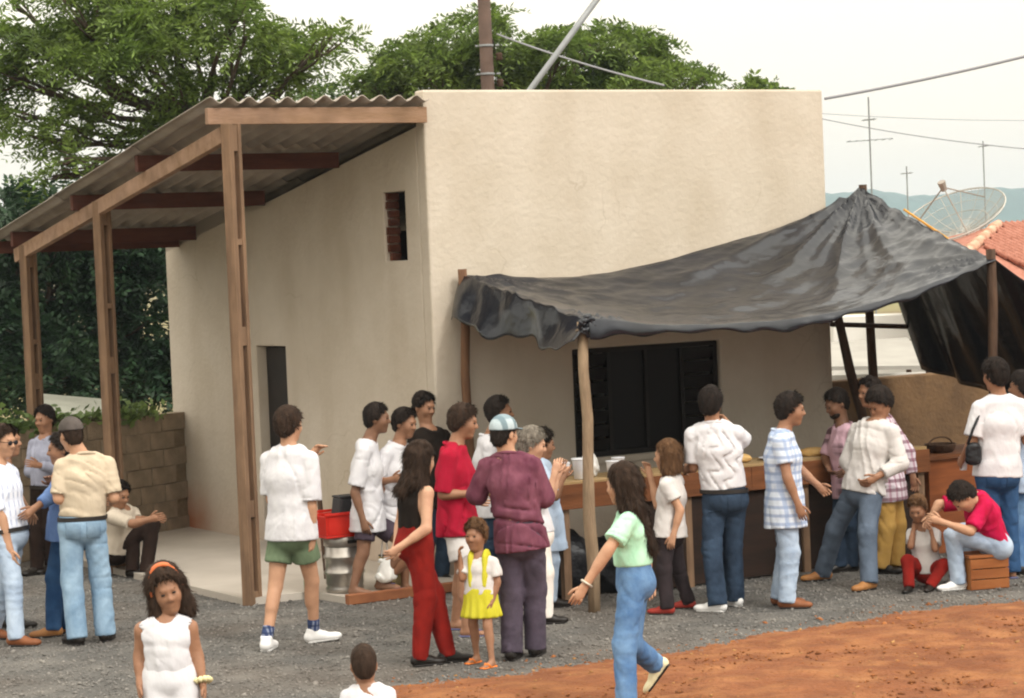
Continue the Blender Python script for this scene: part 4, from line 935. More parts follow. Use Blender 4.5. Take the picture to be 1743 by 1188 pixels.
def person(label, h, yaw, feet, skin_='a', hair=('short', 'black'), top=None, bot=None, shoe=('shoe', None), hip=None, sh=None, hd=None, hyaw=None, hpitch=0, hroll=0,
           aL=None, aR=None, kL=None, kR=None, fyaw=(0, 0), fpitch=(0, 0), girth=1., belt=None, syaw=None, depth=None, extra=None, hscale=1., foots=None, lean=0., hip_dz=0., sh_dz=0., hd_dz=0., facefx=True, footz=(0, 0)):
    s = h/1.75; seed = 100 + PCOUNT[0]; PCOUNT[0] += 1
    F = face(yaw); Lf = V(-F[1], F[0], 0); U = V(0, 0, 1); Fs = face(yaw if syaw is None else syaw); Ls = V(-Fs[1], Fs[0], 0)
    if depth is not None:                              # feet out of frame: stand below the given pixel at that depth
        c = at(feet[0], feet[1], depth); c[2] = 0; fg = [c + Lf*.1*s, c - Lf*.1*s]
    else: fg = [gnd(*p) for p in feet]
    fg = [g + V(0, 0, z_) for g, z_ in zip(fg, footz)]
    mid = (fg[0] + fg[1])/2; d0 = dep(mid)
    ank = [g + U*.085*s for g in fg]
    H0 = mid + U*.925*s if hip is None else at(hip[0], hip[1], d0 + hip_dz); 
    S0 = H0 + U*.50*s + F*lean if sh is None else at(sh[0], sh[1], d0 + sh_dz)
    D0 = S0 + U*.205*s + F*.02*s if hd is None else at(hd[0], hd[1], d0 + hd_dz)
    sp = norm(S0 - H0); base = V(mid[0], mid[1], min(0, mid[2]) if footz == (0, 0) else 0)
    shj = [S0 + Ls*.168*s*girth**.5 - U*.048*s, S0 - Ls*.168*s*girth**.5 - U*.048*s]; hipj = [H0 + Lf*.082*s, H0 - Lf*.082*s]
    ua, fa_, th_, ca_ = .285*s, .25*s, .42*s, .42*s
    kn = []
    for i, kx in enumerate((kL, kR)):
        if kx is None:
            Dl = np.linalg.norm(hipj[i]-ank[i]); l_ = th_ if Dl < 1.35*th_ else Dl/2*1.004; kn.append(ik(hipj[i], ank[i], l_, l_, face(yaw + fyaw[i])))
        else: kn.append(solve(hipj[i], kx[0], kx[1], kx[2], th_))
    el, wr_, hn = [], [], []
    for i, ax_ in enumerate((aL, aR)):
        sd_ = 1 if i == 0 else -1
        if ax_ is None:
            e_ = shj[i] - U*ua*.985 + Ls*sd_*.045*s - Fs*.03*s; w__ = e_ - U*fa_*.97 + Fs*.06*s - Ls*sd_*.012*s
        else:
            e_ = solve(shj[i], *ax_[0], ua); w__ = solve(e_, *ax_[1], fa_)
        el.append(e_); wr_.append(w__)
    root = empty('person', base, 0, label, 'person'); g_ = girth
    Lsp = np.linalg.norm(S0-H0); W_ = norm(Lf + Ls)
    pts = [H0 - sp*.02*s, H0 + sp*Lsp*.33 , H0 + sp*Lsp*.68 - norm(F)*.0, S0 - sp*.03*s]
    rad = [(.163*g_, .114*g_), (.138*g_, .105*g_), (.155*g_, .115*g_), (.135*g_, .08*g_)]; rad = [(a_*s, b_*s) for a_, b_ in rad]
    def torso(S, ex=0., lo=0):
        for i in range(lo, 3): S.ell(pts[i], pts[i+1], (rad[i][0]+ex, rad[i][1]+ex), (rad[i+1][0]+ex, rad[i+1][1]+ex), W_, .04)
        S.cone(S0 + Ls*.04*s - sp*.025*s, shj[0], .048*s + ex, .046*s + ex*.7, .03); S.cone(S0 - Ls*.04*s - sp*.025*s, shj[1], .048*s + ex, .046*s + ex*.7, .03)
    # ---- head frame
    hF = face(yaw if hyaw is None else hyaw); hL = V(-hF[1], hF[0], 0); hU = V(0, 0, 1.)
    a_ = math.radians(hpitch); hF, hU = hF*math.cos(a_) - hU*math.sin(a_), hU*math.cos(a_) + hF*math.sin(a_)
    a_ = math.radians(hroll); hL, hU = hL*math.cos(a_) - hU*math.sin(a_), hU*math.cos(a_) + hL*math.sin(a_)
    R = [hF, hL, hU]; hsc = (s**.45)*hscale
    def hp(f_, l_, u_): return D0 + (hF*f_ + hL*l_ + hU*u_)*hsc
    # ---- body
    B = Sdf(.0165); torso(B)
    B.ball(H0 - sp*.03*s, (.11*s*g_, .15*s*g_, .12*s), [F, W_, U], .03)
    for i in (0, 1):
        B.cone(shj[i], el[i], .050*s, .040*s, .03); B.cone(el[i], wr_[i], .041*s, .028*s, .012)
        B.cone(el[i] + (wr_[i]-el[i])*.1, el[i] + (wr_[i]-el[i])*.45, .041*s, .037*s, .015)
        B.cone(hipj[i], kn[i], .082*s*g_**.5, .056*s, .03); B.cone(kn[i], ank[i], .054*s, .036*s, .015)
        sh_v = ank[i]-kn[i]; back = -(face(yaw+fyaw[i]) - norm(sh_v)*(face(yaw+fyaw[i]) @ norm(sh_v)))
        B.cone(kn[i] + sh_v*.15 + back*.015*s, kn[i] + sh_v*.42 + back*.018*s, .045*s, .044*s, .02)
    B.cone(S0 - sp*.02*s, hp(-.012, 0, -.06), .064*s, .052*s, .05)
    hands = []
    fing = MB()
    for i in (0, 1):
        fd_ = norm(wr_[i]-el[i]); inn = (-Ls if i == 0 else Ls); nrm = inn - fd_*(inn @ fd_)
        if np.linalg.norm(nrm) < .25: nrm = Fs - fd_*(Fs @ fd_)
        nrm = norm(nrm); ac = np.cross(fd_, nrm); ac = ac if ac @ (Fs + U*.5) > 0 else -ac
        B.ball(wr_[i] + fd_*.052*s, (.056*s, .041*s, .020*s), [fd_, ac, nrm], .02)
        hands.append((wr_[i], fd_, ac, nrm))
        for j, (o_, l_) in enumerate(((.030, .070), (.010, .080), (-.010, .074), (-.029, .058))):
            b0_ = wr_[i] + (fd_*.085 + ac*o_)*s; cur = .35 + .12*j; P_ = [b0_ - fd_*.015*s]; dd = fd_.copy(); q_ = b0_
            for k_ in range(3): P_.append(q_); dd = norm(dd*math.cos(cur) + nrm*math.sin(cur)); q_ = q_ + dd*l_*s/3; 
            P_.append(q_); fing.tube(P_, [.0095*s, .0095*s, .009*s, .008*s, .0055*s], 6)
        tb_ = wr_[i] + (fd_*.03 + ac*.034)*s; td = norm(fd_*.75 + ac*.55 + nrm*.35)
        fing.tube([tb_ - td*.01*s, tb_ + td*.03*s, tb_ + norm(td + fd_*.3)*.055*s, tb_ + norm(td + fd_*.5)*.075*s], [.014*s, .0115*s, .010*s, .007*s], 6)
    # ---- feet
    fdirs = []
    for i in (0, 1):
        fv = face(yaw + fyaw[i]); a_ = math.radians(fpitch[i]); fv2 = fv*math.cos(a_) - U*math.sin(a_); uv = U*math.cos(a_) + fv*math.sin(a_); fdirs.append((fv2, uv))
        if shoe[0] in ('bare', 'flip'):
            B.cone(ank[i] - fv2*.02*s - uv*.05*s, ank[i] + fv2*.06*s - uv*.05*s, .035*s, .034*s, .02); B.cone(ank[i] + fv2*.05*s - uv*.055*s, ank[i] + fv2*.15*s - uv*.066*s, .036*s, .02*s, .02)
            B.ball(ank[i] + fv2*.13*s - uv*.066*s, (.04*s, .043*s, .017*s), [fv2, np.cross(uv, fv2), uv], .015)
    vb, qb = B.mesh()
    # ---- head at finer voxels, same mesh
    Hd = Sdf(.0085)
    z = hsc
    Hd.ball(hp(-.012, 0, .032), V(.098, .078, .098)*z, R, .01).ball(hp(.022, 0, -.035), V(.072, .063, .085)*z, R, .03).ball(hp(.062, 0, -.097), V(.026, .026, .022)*z, R, .03)
    Hd.cone(hp(.088, -.028, .030), hp(.088, .028, .030), .010*z, .010*z, .02)
    Hd.cone(hp(.094, 0, .016), hp(.112, 0, -.022), .007*z, .012*z, .012).cone(hp(.100, -.012, -.028), hp(.100, .012, -.028), .009*z, .009*z, .008)
    for sg in (-1, 1):
        Hd.ball(hp(.104, .031*sg, .008), V(.014, .016, .010)*z, R, .012, 's')
        Hd.ball(hp(.060, .036*sg, -.022), V(.026, .022, .024)*z, R, .035)
        Hd.ball(hp(-.012, .078*sg, -.006), V(.020, .010, .032)*z, R, .006)
    Hd.cone(hp(.084, -.014, -.060), hp(.084, .014, -.060), .0095*z, .0095*z, .016)
    Hd.cone(hp(-.015, 0, -.05), S0 + (hp(-.015, 0, -.05)-S0)*.35, .052*z, .058*s, .03)
    vh, qh = Hd.mesh()
    fv_ = np.array(fing.v); n0, n1 = len(vb), len(vh)
    allv = np.concatenate([vb, vh, fv_]) - base
    me = bpy.data.meshes.new('body')
    faces = [tuple(x) for x in qb.tolist()] + [tuple(x) for x in (qh + n0).tolist()] + [tuple(i_ + n0 + n1 for i_ in q_) for q_ in fing.f]
    me.from_pydata(allv.tolist(), [], faces); body = link('body', me, SK[skin_], root, smooth=True)
    def part(name, S, m, parent=root, lab=None):
        v__, q__ = S.mesh()
        if not len(v__): return None
        o = link(name, mesh_np(name, v__ - base, q__), m, parent, smooth=True)
        if lab: o['label'] = lab
        return o
    # ---- face details
    toward = hF @ norm(CAM - D0)
    if toward > -.45 and facefx:
        for sg in (-1, 1):
            e_ = Sdf(.004).ball(hp(.0915, .031*sg, .009), V(.012, .013, .0058)*z, R, .003); part('eye', e_, M_EYE)
            e_ = Sdf(.004).cone(hp(.0965, .018*sg, .033), hp(.086, .047*sg, .031), .0034*z, .0026*z, .003); part('eyebrow', e_, HR[hair[1]])
        part('mouth', Sdf(.004).cone(hp(.0895, -.012, -.0605), hp(.0895, .012, -.0605), .005*z, .005*z, .003), M_LIP)
    # ---- hair
    st_, hc = hair[0], HR[hair[1]]
    if st_ != 'none':
        Hh = Sdf(.010); vol = {'short': .016, 'curly': .024, 'bob': .024 + (extra or {}).get('puff', 0), 'long': .022, 'full': .024, 'cap': .004, 'buzz': .006}[st_]
        Hh.ball(hp(-.016, 0, .036), V(.098+vol, .079+vol*.8, .099+vol)*z, R, .01)
        if st_ in ('short', 'full', 'curly', 'cap', 'buzz'):
            Hh.ball(hp(-.045, 0, -.02), V(.066+vol*.6, .066+vol*.5, .075)*z, R, .02)
        hl = .052 if st_ != 'full' else .035
        def keep(X, Y, Z):  # hairline: drop the face side
            f_ = ((X-D0[0])*hF[0] + (Y-D0[1])*hF[1] + (Z-D0[2])*hF[2])/z; u_ = ((X-D0[0])*hU[0] + (Y-D0[1])*hU[1] + (Z-D0[2])*hU[2])/z
            return np.maximum(f_*.80 - (u_-hl)*.60 - .035, (f_ - .018) - np.maximum(u_ - .03, 0)*6)*z
        Hh.ops.append(('cut', keep))
        if st_ in ('short', 'curly', 'full', 'cap', 'buzz'): Hh.plane(hp(0, 0, -.085 if st_ != 'full' else -.10), -hU)
        if st_ == 'bob':
            for sg in (-1, 1): Hh.ell(hp(-.01, .07*sg, .02), hp(-.005, .082*sg, -.12), ((.03+(extra or {}).get('puff', 0)*.8)*z, .05*z), ((.036+(extra or {}).get('puff', 0)*1.2)*z, .06*z), hL, .03)
            Hh.ell(hp(-.07, 0, .02), hp(-.075, 0, -.11), (.08*z, .045*z), (.09*z, .05*z), hL, .04)
        if st_ == 'long':
            ln = extra.get('hairlen', .32) if extra else .32
            bk_ = -F*(.135*s); e0 = hp(-.06, 0, .02); e1_ = hp(-.075, 0, -.14) ; e2 = S0 + bk_ - U*(ln-.22)
            Hh.ell(e0, e1_, (.085*z, .055*z), (.09*z, .05*z), W_, .04).ell(e1_, e2, (.10*z, .05*z), (.085*z, .04*z), W_, .04)
            for sg in (-1, 1): Hh.ell(hp(-.02, .07*sg, .02), hp(-.035, .085*sg, -.14), (.03*z, .045*z), (.036*z, .05*z), hL, .03)
        Hh.fn(wrinkle(.007 if st_ != 'buzz' else .002, seed, 70, .5 if st_ in ('long', 'bob') else 1.))
        vh_, qh_ = Hh.mesh()
        # short tapering locks standing off the hair mass
        a0_, a1_, a3_ = vh_[qh_[:, 0]], vh_[qh_[:, 1]], vh_[qh_[:, 3]]; nn = np.cross(a1_-a0_, a3_-a0_); nn /= np.linalg.norm(nn, axis=1, keepdims=True) + 1e-9
        r_ = np.random.default_rng(seed+50); nl = {'long': 6000, 'bob': 5000, 'buzz': 1500}.get(st_, 3600); pk = r_.integers(len(qh_), size=nl); pp, pn = a0_[pk], nn[pk]
        if st_ in ('long', 'bob'): dn = np.repeat((-hU*.9 - hF*.25)[None], nl, 0)
        else: fx = ((pp - D0) @ hF)/z; dn = -hU[None]*.45 + hF[None]*np.where(fx > .0, .75, -.15)[:, None]
        fl_ = dn - pn*(pn*dn).sum(1)[:, None]; tm = np.linalg.norm(fl_, axis=1)[:, None].clip(.15, 1); fl_ = fl_ + r_.normal(0, .18 if st_ in ('long', 'bob') else .3, (nl, 3))*tm; fl_ = fl_/(np.linalg.norm(fl_, axis=1, keepdims=True)+1e-9)
        lk = fl_*.8 + pn*({'long': .05, 'bob': .10, 'curly': .9}.get(st_, .40)); lk /= np.linalg.norm(lk, axis=1, keepdims=True)
        le = r_.uniform(.5, 1.2, nl)[:, None]*tm*{'long': .075, 'bob': .06, 'buzz': .008, 'curly': .024}.get(st_, .036)*z; sdv = np.cross(lk, pn); sdv /= np.linalg.norm(sdv, axis=1, keepdims=True)+1e-9
        pp = pp - pn*.003; wq = .0034*z*(1.0 if st_ in ('long', 'bob') else 1)
        tv = np.stack([pp - sdv*wq, pp + sdv*wq, pp + lk*le*.6 + sdv*wq*.5, pp + lk*le + fl_*le*.15], 1).reshape(-1, 3); tq = np.arange(len(tv)).reshape(-1, 4) + len(vh_)
        ho_ = link('hair', mesh_np('hair', np.concatenate([vh_, tv]) - base, np.concatenate([qh_, tq])), hc, root, smooth=True)
    if extra and 'cap' in extra:
        Cp = Sdf(.0075).ball(hp(-.012, 0, .040), V(.114, .095, .108)*z, R, .01)
        def keepc(X, Y, Z):
            f_ = ((X-D0[0])*hF[0] + (Y-D0[1])*hF[1] + (Z-D0[2])*hF[2])/z; u_ = ((X-D0[0])*hU[0] + (Y-D0[1])*hU[1] + (Z-D0[2])*hU[2])/z; return (.038 - u_ + f_*.12)*z
        Cp.ops.append(('cut', keepc))
        Cp.ball(hp(.115, 0, .052), V(.062, .068, .008)*z, R, .008); cp_ = part('cap', Cp, extra['cap'])
    if extra and 'headband' in extra:
        hbv = MB(); pf = extra.get('puff', 0); prev_ = [hp(-.016 + .012 + .0, math.cos(g)*(.096 + pf*.45), .036 + math.sin(g)*(.128 + pf*.75)) for g in np.linspace(-.25, math.pi+.25, 23)]
        vb2, fb2 = [], []
        for p_ in prev_:
            o__ = norm(p_ - hp(-.004, 0, .036)); q_ = p_ - o__*.012*z
            vb2 += [q_ + hF*.014*z, q_ + hF*.014*z + o__*.012*z, q_ + hF*.046*z + o__*.006*z, q_ + hF*.046*z - o__*.008*z]
        for k_ in range(len(prev_)-1):
            for j in range(4): fb2.append((k_*4+j, k_*4+(j+1) % 4, (k_+1)*4+(j+1) % 4, (k_+1)*4+j))
        hbv.add(vb2, fb2); hbv.build('headband', extra['headband'], root, smooth=True, off=base)
    if extra and 'glasses' in extra:
        for sg in (-1, 1): part('lens', Sdf(.004).ball(hp(.106, .033*sg, .007), V(.006, .026, .019)*z, R, .002), M_LENS)
        fr_ = MB().tube([hp(.108, -.012, .011), hp(.110, 0, .014), hp(.108, .012, .011)], .003, 5)
        for sg in (-1, 1): fr_.tube([hp(.104, .056*sg, .012), hp(.06, .074*sg, .012), hp(-.005, .084*sg, .008)], .003, 5)
        fr_.build('glasses_frame', M_LENS, root, off=base)
    if extra and 'beard' in extra:
        part('beard', Sdf(.0065).ball(hp(.040, 0, -.078), V(.062, .060, .048)*z, R, .01).ball(hp(.09, 0, -.052), V(.03, .02, .012)*z, R, .02, 's'), hc)
    # ---- top garment
    if top:
        ex = top.get('ex', .016)*.8; T = Sdf(.0112); torso(T, ex)
        hem = top.get('hem', .12)*s; fl = top.get('flare', .01); hc_ = H0 - sp*(hem + .06)
        drp = -sp if abs(sp[2]) > .8 else norm(-sp*.5 - U*.5)
        e_ = H0 + drp*(hem + .06) if hem > 0 else H0
        if hem > 0: T.ell(H0 + sp*.05, e_, (rad[0][0]+ex, rad[0][1]+ex+.012), (rad[0][0]+ex+fl, rad[0][1]+ex+fl+.014), W_, .03)
        T.fn(wrinkle(top.get('wr', .007)*1.15, seed+1, 32, .45)); T.fn(wrinkle(.0018, seed+31, 70, .5))
        T.plane(H0 + drp*hem, drp)
        if top.get('neck', True):
            nr = top.get('nr', .066)*s; T.cone(S0 + sp*.035*s + Fs*top.get('nf', .02), S0 + sp*.2*s, nr, nr, .01, 's')
        if top.get('vneck'): T.cone(S0 + Fs*.10*s + sp*.02, S0 + Fs*.14*s - sp*top['vneck']*s, .045*s, .012, .01, 's')
        sl_ = top.get('sleeve', .8)
        for i in (0, 1):
            if sl_ <= 0: 
                T.cone(shj[i] + (el[i]-shj[i])*.08, el[i], .064*s, .07*s, .012, 's'); T.ball(shj[i] + (Ls if i == 0 else -Ls)*.055*s, (.06*s,)*3, [F, Lf, U], .01, 's'); continue
            Q = Sdf(.0112); dsl = norm(el[i]-shj[i]); wd = top.get('swide', .020)*.85
            Q.cone(shj[i], el[i], .050*s+ex*.75, .048*s + wd, .02)
            if sl_ > 1: Q.cone(el[i], wr_[i], .046*s + wd, .036*s + wd*.6, .02)
            Q.fn(wrinkle(.005, seed+7+i, 40, 1))
            if sl_ <= 1: Q.plane(shj[i] + (el[i]-shj[i])*sl_, dsl)
            else: Q.plane(el[i] + (wr_[i]-el[i])*(sl_-1), norm(wr_[i]-el[i]))
            T.merge(Q)
        part(top.get('name', 'shirt'), T, top['m'])
        if top.get('collar'):
            cb = MB()
            for rr in (0,):
                ring = [S0 + sp*.035*s + (Fs*math.cos(g)*.074 + Ls*math.sin(g)*.082)*s - U*.022*math.cos(g) for g in np.linspace(0.25, 2*math.pi-.25, 19)]
                cb.tube(ring, .013*s, 6)
            cb.build('collar', top['m'], root, smooth=True, off=base)
        if top.get('bib'):   # coloured over-panel (pinafore)
            Bb = Sdf(.012)
            for sg in (-1, 1): Bb.ell(S0 - sp*.02*s + Ls*sg*.085*s, H0 + sp*.10*s + Ls*sg*.075*s, (.046*s, .10*s+.020), (.062*s, .115*s+.021), W_, .01)
            Bb.plane(H0 + sp*.05*s, -sp); part('pinafore_bib', Bb, top['bib'])
    # ---- lower garment
    if bot:
        kind, m_, o_ = bot[0], bot[1], (bot[2] if len(bot) > 2 else {})
        legs = []; T = Sdf(.0125); ex = o_.get('ex', .016)*(.6 if kind == 'shorts' and top and top['hem'] > .05 else 1); wz = o_.get('waist', .13)*s
        T.ell(H0 - sp*.03*s, H0 + sp*wz, (rad[0][0]+ex*.8, rad[0][1]+ex), (rad[1][0]+ex*.8, rad[1][1]+ex*.6), W_, .03).ball(H0 - sp*.03*s - F*.02*s, V(.108*s*g_+ex, .15*s*g_+ex*.6, .12*s), [F, W_, U], .03)
        if kind == 'skirt':
            ln = o_.get('len', .3); e_ = H0 - U*(ln+.06); T.ell(H0, e_, (rad[0][0]+ex, rad[0][1]+ex+.015), (rad[0][0]+ex+o_.get('fl', .07), rad[0][1]+ex+o_.get('fl', .07)), W_, .03)
            ang_ = lambda X, Y: np.arctan2(Y-H0[1], X-H0[0])
            T.fn(lambda X, Y, Z: .010*np.sin(ang_(X, Y)*13 + 1)*np.clip((H0[2]-Z)/ln, 0, 1)); T.plane(H0 - U*ln, -U)
        else:
            for i in (0, 1):
                full = kind == 'trousers'; cut = o_.get('cut', .6)
                Q = Sdf(.0125); kw = o_.get('knee', .072)*s; aw = o_.get('ankle', .066)*s
                Q.cone(hipj[i], kn[i], .078*s*g_**.5 + ex, (kw if full else .075*s + o_.get('wide', .02)), .04)
                if full:
                    dsh = norm(ank[i]-kn[i]); Q.cone(kn[i], ank[i] + dsh*.05*s, kw, aw, .03); Q.fn(wrinkle(.0055, seed+11+i, 30, 1.2)); Q.fn(wrinkle(.0018, seed+41+i, 80, 1.1)); Q.plane(ank[i] + dsh*o_.get('len', .035)*s, dsh)
                else: Q.fn(wrinkle(.006, seed+11+i, 26, .5)); Q.plane(hipj[i] + (kn[i]-hipj[i])*cut, norm(kn[i]-hipj[i]))
                legs.append(Q)
        T.plane(H0 + sp*wz, sp)
        for Q in legs: T.merge(Q)
        gp = part({'trousers': 'trousers', 'shorts': 'shorts', 'skirt': 'skirt'}[kind], T, m_)
        if kind == 'trousers' and m_.name.startswith('denim') and (-F) @ norm(CAM - H0) > .2 and hip is not None and kL is None and kR is None:
            for sg in (-1, 1):                          # patch pockets on the seat, hugging the cloth
                c_ = H0 - sp*.045*s - F*.11*s + W_*sg*.078*s; K = Sdf(.006); K.ops.append(('vol', T)); K.fn(lambda X, Y, Z: -.0055)
                K.lo, K.hi = c_ - .12*s, c_ + .12*s
                for nv_, dd in ((W_, .058), (-W_, .058), (sp, .062), (-sp, .068), (F, .03)): K.plane(c_ + nv_*dd*s, nv_)
                part('pocket', K, pocketm(m_), gp)
    if belt:
        bz_ = H0 - sp*(top['hem']*s + .012); rw = [rad[0][0] + top.get('ex', .016)*.6, rad[0][1] + top.get('ex', .016)*.7 + .004]; fw = np.cross(W_, sp)
        bb_ = MB(); ring = [bz_ + W_*math.cos(g)*rw[0] + fw*math.sin(g)*rw[1] for g in np.linspace(0, 2*math.pi, 41)]
        vv2, ff2 = [], []
        for p_ in ring:
            o__ = norm(p_-bz_); vv2 += [p_ - sp*.016, p_ + o__*.007 - sp*.016, p_ + o__*.007 + sp*.016, p_ + sp*.016]
        for k_ in range(40):
            for j in range(4): ff2.append((k_*4+j, k_*4+(j+1) % 4, (k_+1)*4+(j+1) % 4, (k_+1)*4+j))
        bb_.add(vv2, ff2); bb_.build('belt', M_BELT, root, off=base)
    # ---- shoes
    for i in (0, 1):
        fv2, uv = fdirs[i]; sd_ = np.cross(uv, fv2); A_n = ank[i]
        if shoe[0] in ('shoe', 'sneaker'):
            S_ = Sdf(.009); S_.cone(A_n - fv2*.035*s - uv*.038*s, A_n + fv2*.07*s - uv*.045*s, .045*s, .042*s, .02).ball(A_n + fv2*.135*s - uv*.056*s, (.075*s, .045*s, .032*s), [fv2, sd_, uv], .025)
            S_.cone(A_n - fv2*.01*s + uv*.01*s, A_n + fv2*.03*s - uv*.035*s, .045*s, .042*s, .02); S_.plane(A_n + uv*.035*s - fv2*.0, uv - fv2*.15); S_.plane(A_n - uv*.078*s, -uv)
            so_ = part('shoe', S_, shoe[1])
            L_ = Sdf(.008).ell(A_n - fv2*.045*s - uv*.074*s, A_n + fv2*.165*s - uv*.074*s, (.043*s, .016), (.043*s, .016), sd_, .01); L_.plane(A_n - uv*.067*s, uv); L_.plane(A_n - uv*.0855*s, -uv)
            part('sole', L_, M_SOLEW if shoe[0] == 'sneaker' else M_BELT, so_)
            if shoe[0] == 'sneaker' and extra and 'socks' in extra:
                part('sock', Sdf(.01).cone(A_n + uv*.01, A_n + norm(kn[i]-A_n)*.10*s, .044*s, .046*s, .01).plane(A_n + norm(kn[i]-A_n)*.10*s, norm(kn[i]-A_n)), extra['socks'])
        elif shoe[0] == 'flip':
            L_ = Sdf(.007).ell(A_n - fv2*.05*s - uv*.078*s, A_n + fv2*.165*s - uv*.078*s, (.042*s, .011), (.045*s, .011), sd_, .01); L_.plane(A_n - uv*.0855*s, -uv)
            so_ = part('sandal', L_, shoe[1])
            sb_ = MB().tube([A_n + fv2*.06*s + sd_*.04*s - uv*.065*s, A_n + fv2*.09*s + sd_*.02*s - uv*.03*s, A_n + fv2*.12*s - uv*.045*s, A_n + fv2*.09*s - sd_*.02*s - uv*.03*s, A_n + fv2*.06*s - sd_*.04*s - uv*.065*s], .008, 6); sb_.build('strap', shoe[1], so_ or root, smooth=True, off=base)
    return dict(root=root, base=base, hands=hands, wr=wr_, el=el, S0=S0, H0=H0, D0=D0, hp=hp, F=F, Lf=Lf, kn=kn, ank=ank, s=s, part=part, shj=shj, sp=sp)

# garments
WH = cloth('white', 'c4c2c6', 'd0ced0'); WH2 = cloth('off_white', 'bfbab8', 'cac6c2'); BEI = cloth('beige', 'b9a891', 'c5b59e'); GREEN = cloth('olive', '5c6a52', '6a7a60')
PURP = cloth('purple', '5a2f3e', '7a4a58'); REDT = cloth('brick_red', '6c1510', '841f18'); CRIM = cloth('crimson', '8c1026', 'a41a34'); MAG = cloth('magenta', 'a00e30', 'b8184a')
BLK = cloth('black', '17120f', '241d18'); DKPL = cloth('dark_plum', '3a3038', '4a404a'); DKG = cloth('dark_grey', '262022', '342c2e'); BRNT = cloth('brown_black', '1e1410', '2c201a')
YEL = cloth('yellow', 'b4ac28', 'c4be40'); MINT = cloth('mint', '9ed0b0', 'b8e0c4'); KHA = cloth('khaki', 'b08a4a', 'c49c58'); LBL = cloth('light_blue', 'a8bcd4', 'bccce0'); PINK = cloth('pink', 'c09aa8', 'd0aeb8')
GRB = cloth('grey_blue', '8a8c9c', '9c9eae'); BLU = cloth('blue', '5a74a4', '6c86b4'); WPANT = cloth('cream_trouser', 'd8cdc4', 'e4dcd4'); BSH = cloth('taupe', 'b0a494', 'c0b4a4')
JL = denim('light', '6a859e', '98b0c4'); JM = denim('mid', '40608a', '6e8eb0'); JD = denim('dark', '222c3a', '3a4a5e'); JG = denim('grey', '4a5462', '606c7c'); JB = denim('blue', '223c5e', '365478'); JP = denim('pale', '8c9cb2', 'b2c0d0')
PLAID = checks('plaid', 'c4ccd8', '8494b4', '9aabc8', 95, .8); PLAID2 = checks('plaid_red', 'd0c4cc', '6a3a4a', 'a07a88', 80, 1.); PSTR = checks('pink_stripe', 'c8a4b0', 'c8a4b0', '3a2428', 60, .5); WSTR = checks('white_stripe', 'e0e2ea', 'd4d8e4', 'a8b0c8', 90, 1.)
S_BLK = mat('shoe_black', '16120f', '221c18', 6, .45); S_BRN = mat('shoe_brown', '6a3c20', '845030', 6, .6); S_WHT = mat('shoe_white', 'd8d6d4', 'e6e4e2', 6, .6); S_TAN = mat('shoe_tan', '8a5a34', 'a0703f', 6, .6)
F_ORG = mat('sandal_orange', 'd06a20', 'e07c30', 5, .6); F_BLU = mat('sandal_blue', '4a4a68', '5a5a78', 5, .6); F_RED = mat('sandal_red', '8a2a20', 'a03a30', 5, .6)
HB = mat('band_orange', 'b4582c', 'c86c3c', 5, .6); CAPG = cloth('cap_grey', '4a4440', '5c5450'); CAPB = checks('cap_pattern', 'a8b4b8', '6a7c84', '5c7078', 55, .8); SOCK = checks('sock', '3a4668', '24304c', '8a90a4', 150, 1.)

def cupin(P, i, lab, m=None, r=.036, hh=.10):
    w_, fd_, ac, nr_ = P['hands'][i]; c = w_ + fd_*.085*P['s'] + nr_*.035
    o = MB().lathe([(r*.75, 0), (r*.8, .003), (r, hh), (r*1.03, hh+.004), (r*.93, hh+.004), (r*.72, .01)], n=16).build('cup', m or M_WHITE, smooth=True, loc=c - V(0, 0, hh*.5)); return tag(o, lab, 'cup', 'cups held in hands')
# ---------------- left group
P_A = person('person in white striped shirt, dark sunglasses and pale jeans shaking hands', 1.74, 65, [(-12,1088),(28,1100)], 'a', ('short','dark'), dict(m=WSTR, hem=-.02, sleeve=.85, ex=.03), ('trousers', JP), ('shoe', S_BRN),
   hip=(14,905), sh=(-6,800), hd=(5,752), hyaw=60, hpitch=8, aL=[(25,838,1),(47,868,1)], aR=[(3,880,-1),(16,935,-1)], girth=1.08, belt=True, fyaw=(10,15), extra=dict(glasses=1))
P_A2 = person('person in light blue shirt half hidden behind the sunglasses wearer, holding a white cup', 1.72, 90, [(0,1068),(22,1070)], 'b', ('short','black'), dict(m=LBL, hem=.1, sleeve=1.9), ('trousers', JD), ('shoe', S_BLK),
   hip=(2,900), sh=(4,795), hd=(14,752), hyaw=75, aL=[(20,845,1),(24,822,-1)], aR=[(0,850,-1),(10,880,-1)])
cupin(P_A2, 0, 'white cup in the hand of the person in light blue', None, .04, .12)
P_B = person('person in grey blue shirt leaning on the porch post with folded arms', 1.68, 325, [(88,975),(64,978)], 'b', ('short','black'), dict(m=GRB, hem=-.03, sleeve=1.9, collar=1, ex=.022), ('trousers', BRNT), ('shoe', S_BLK),
   hip=(78,832), sh=(78,750), hd=(76,714), hyaw=330, hpitch=8, aL=[(103,800,-.3),(66,792,-1)], aR=[(52,802,-.3),(88,796,-1)], belt=True)
P_D = person('person in blue shirt and dark jeans reaching out for a handshake', 1.66, 275, [(112,1078),(92,1084)], 'b', ('short','black'), dict(m=BLU, hem=.1, sleeve=1.6), ('trousers', JB), ('shoe', S_TAN),
   hip=(108,900), sh=(112,803), hd=(104,765), hyaw=285, hpitch=5, aL=[(86,845,-.2),(58,866,-.5)], aR=[(110,860,1),(90,825,-1)], fyaw=(0,0))
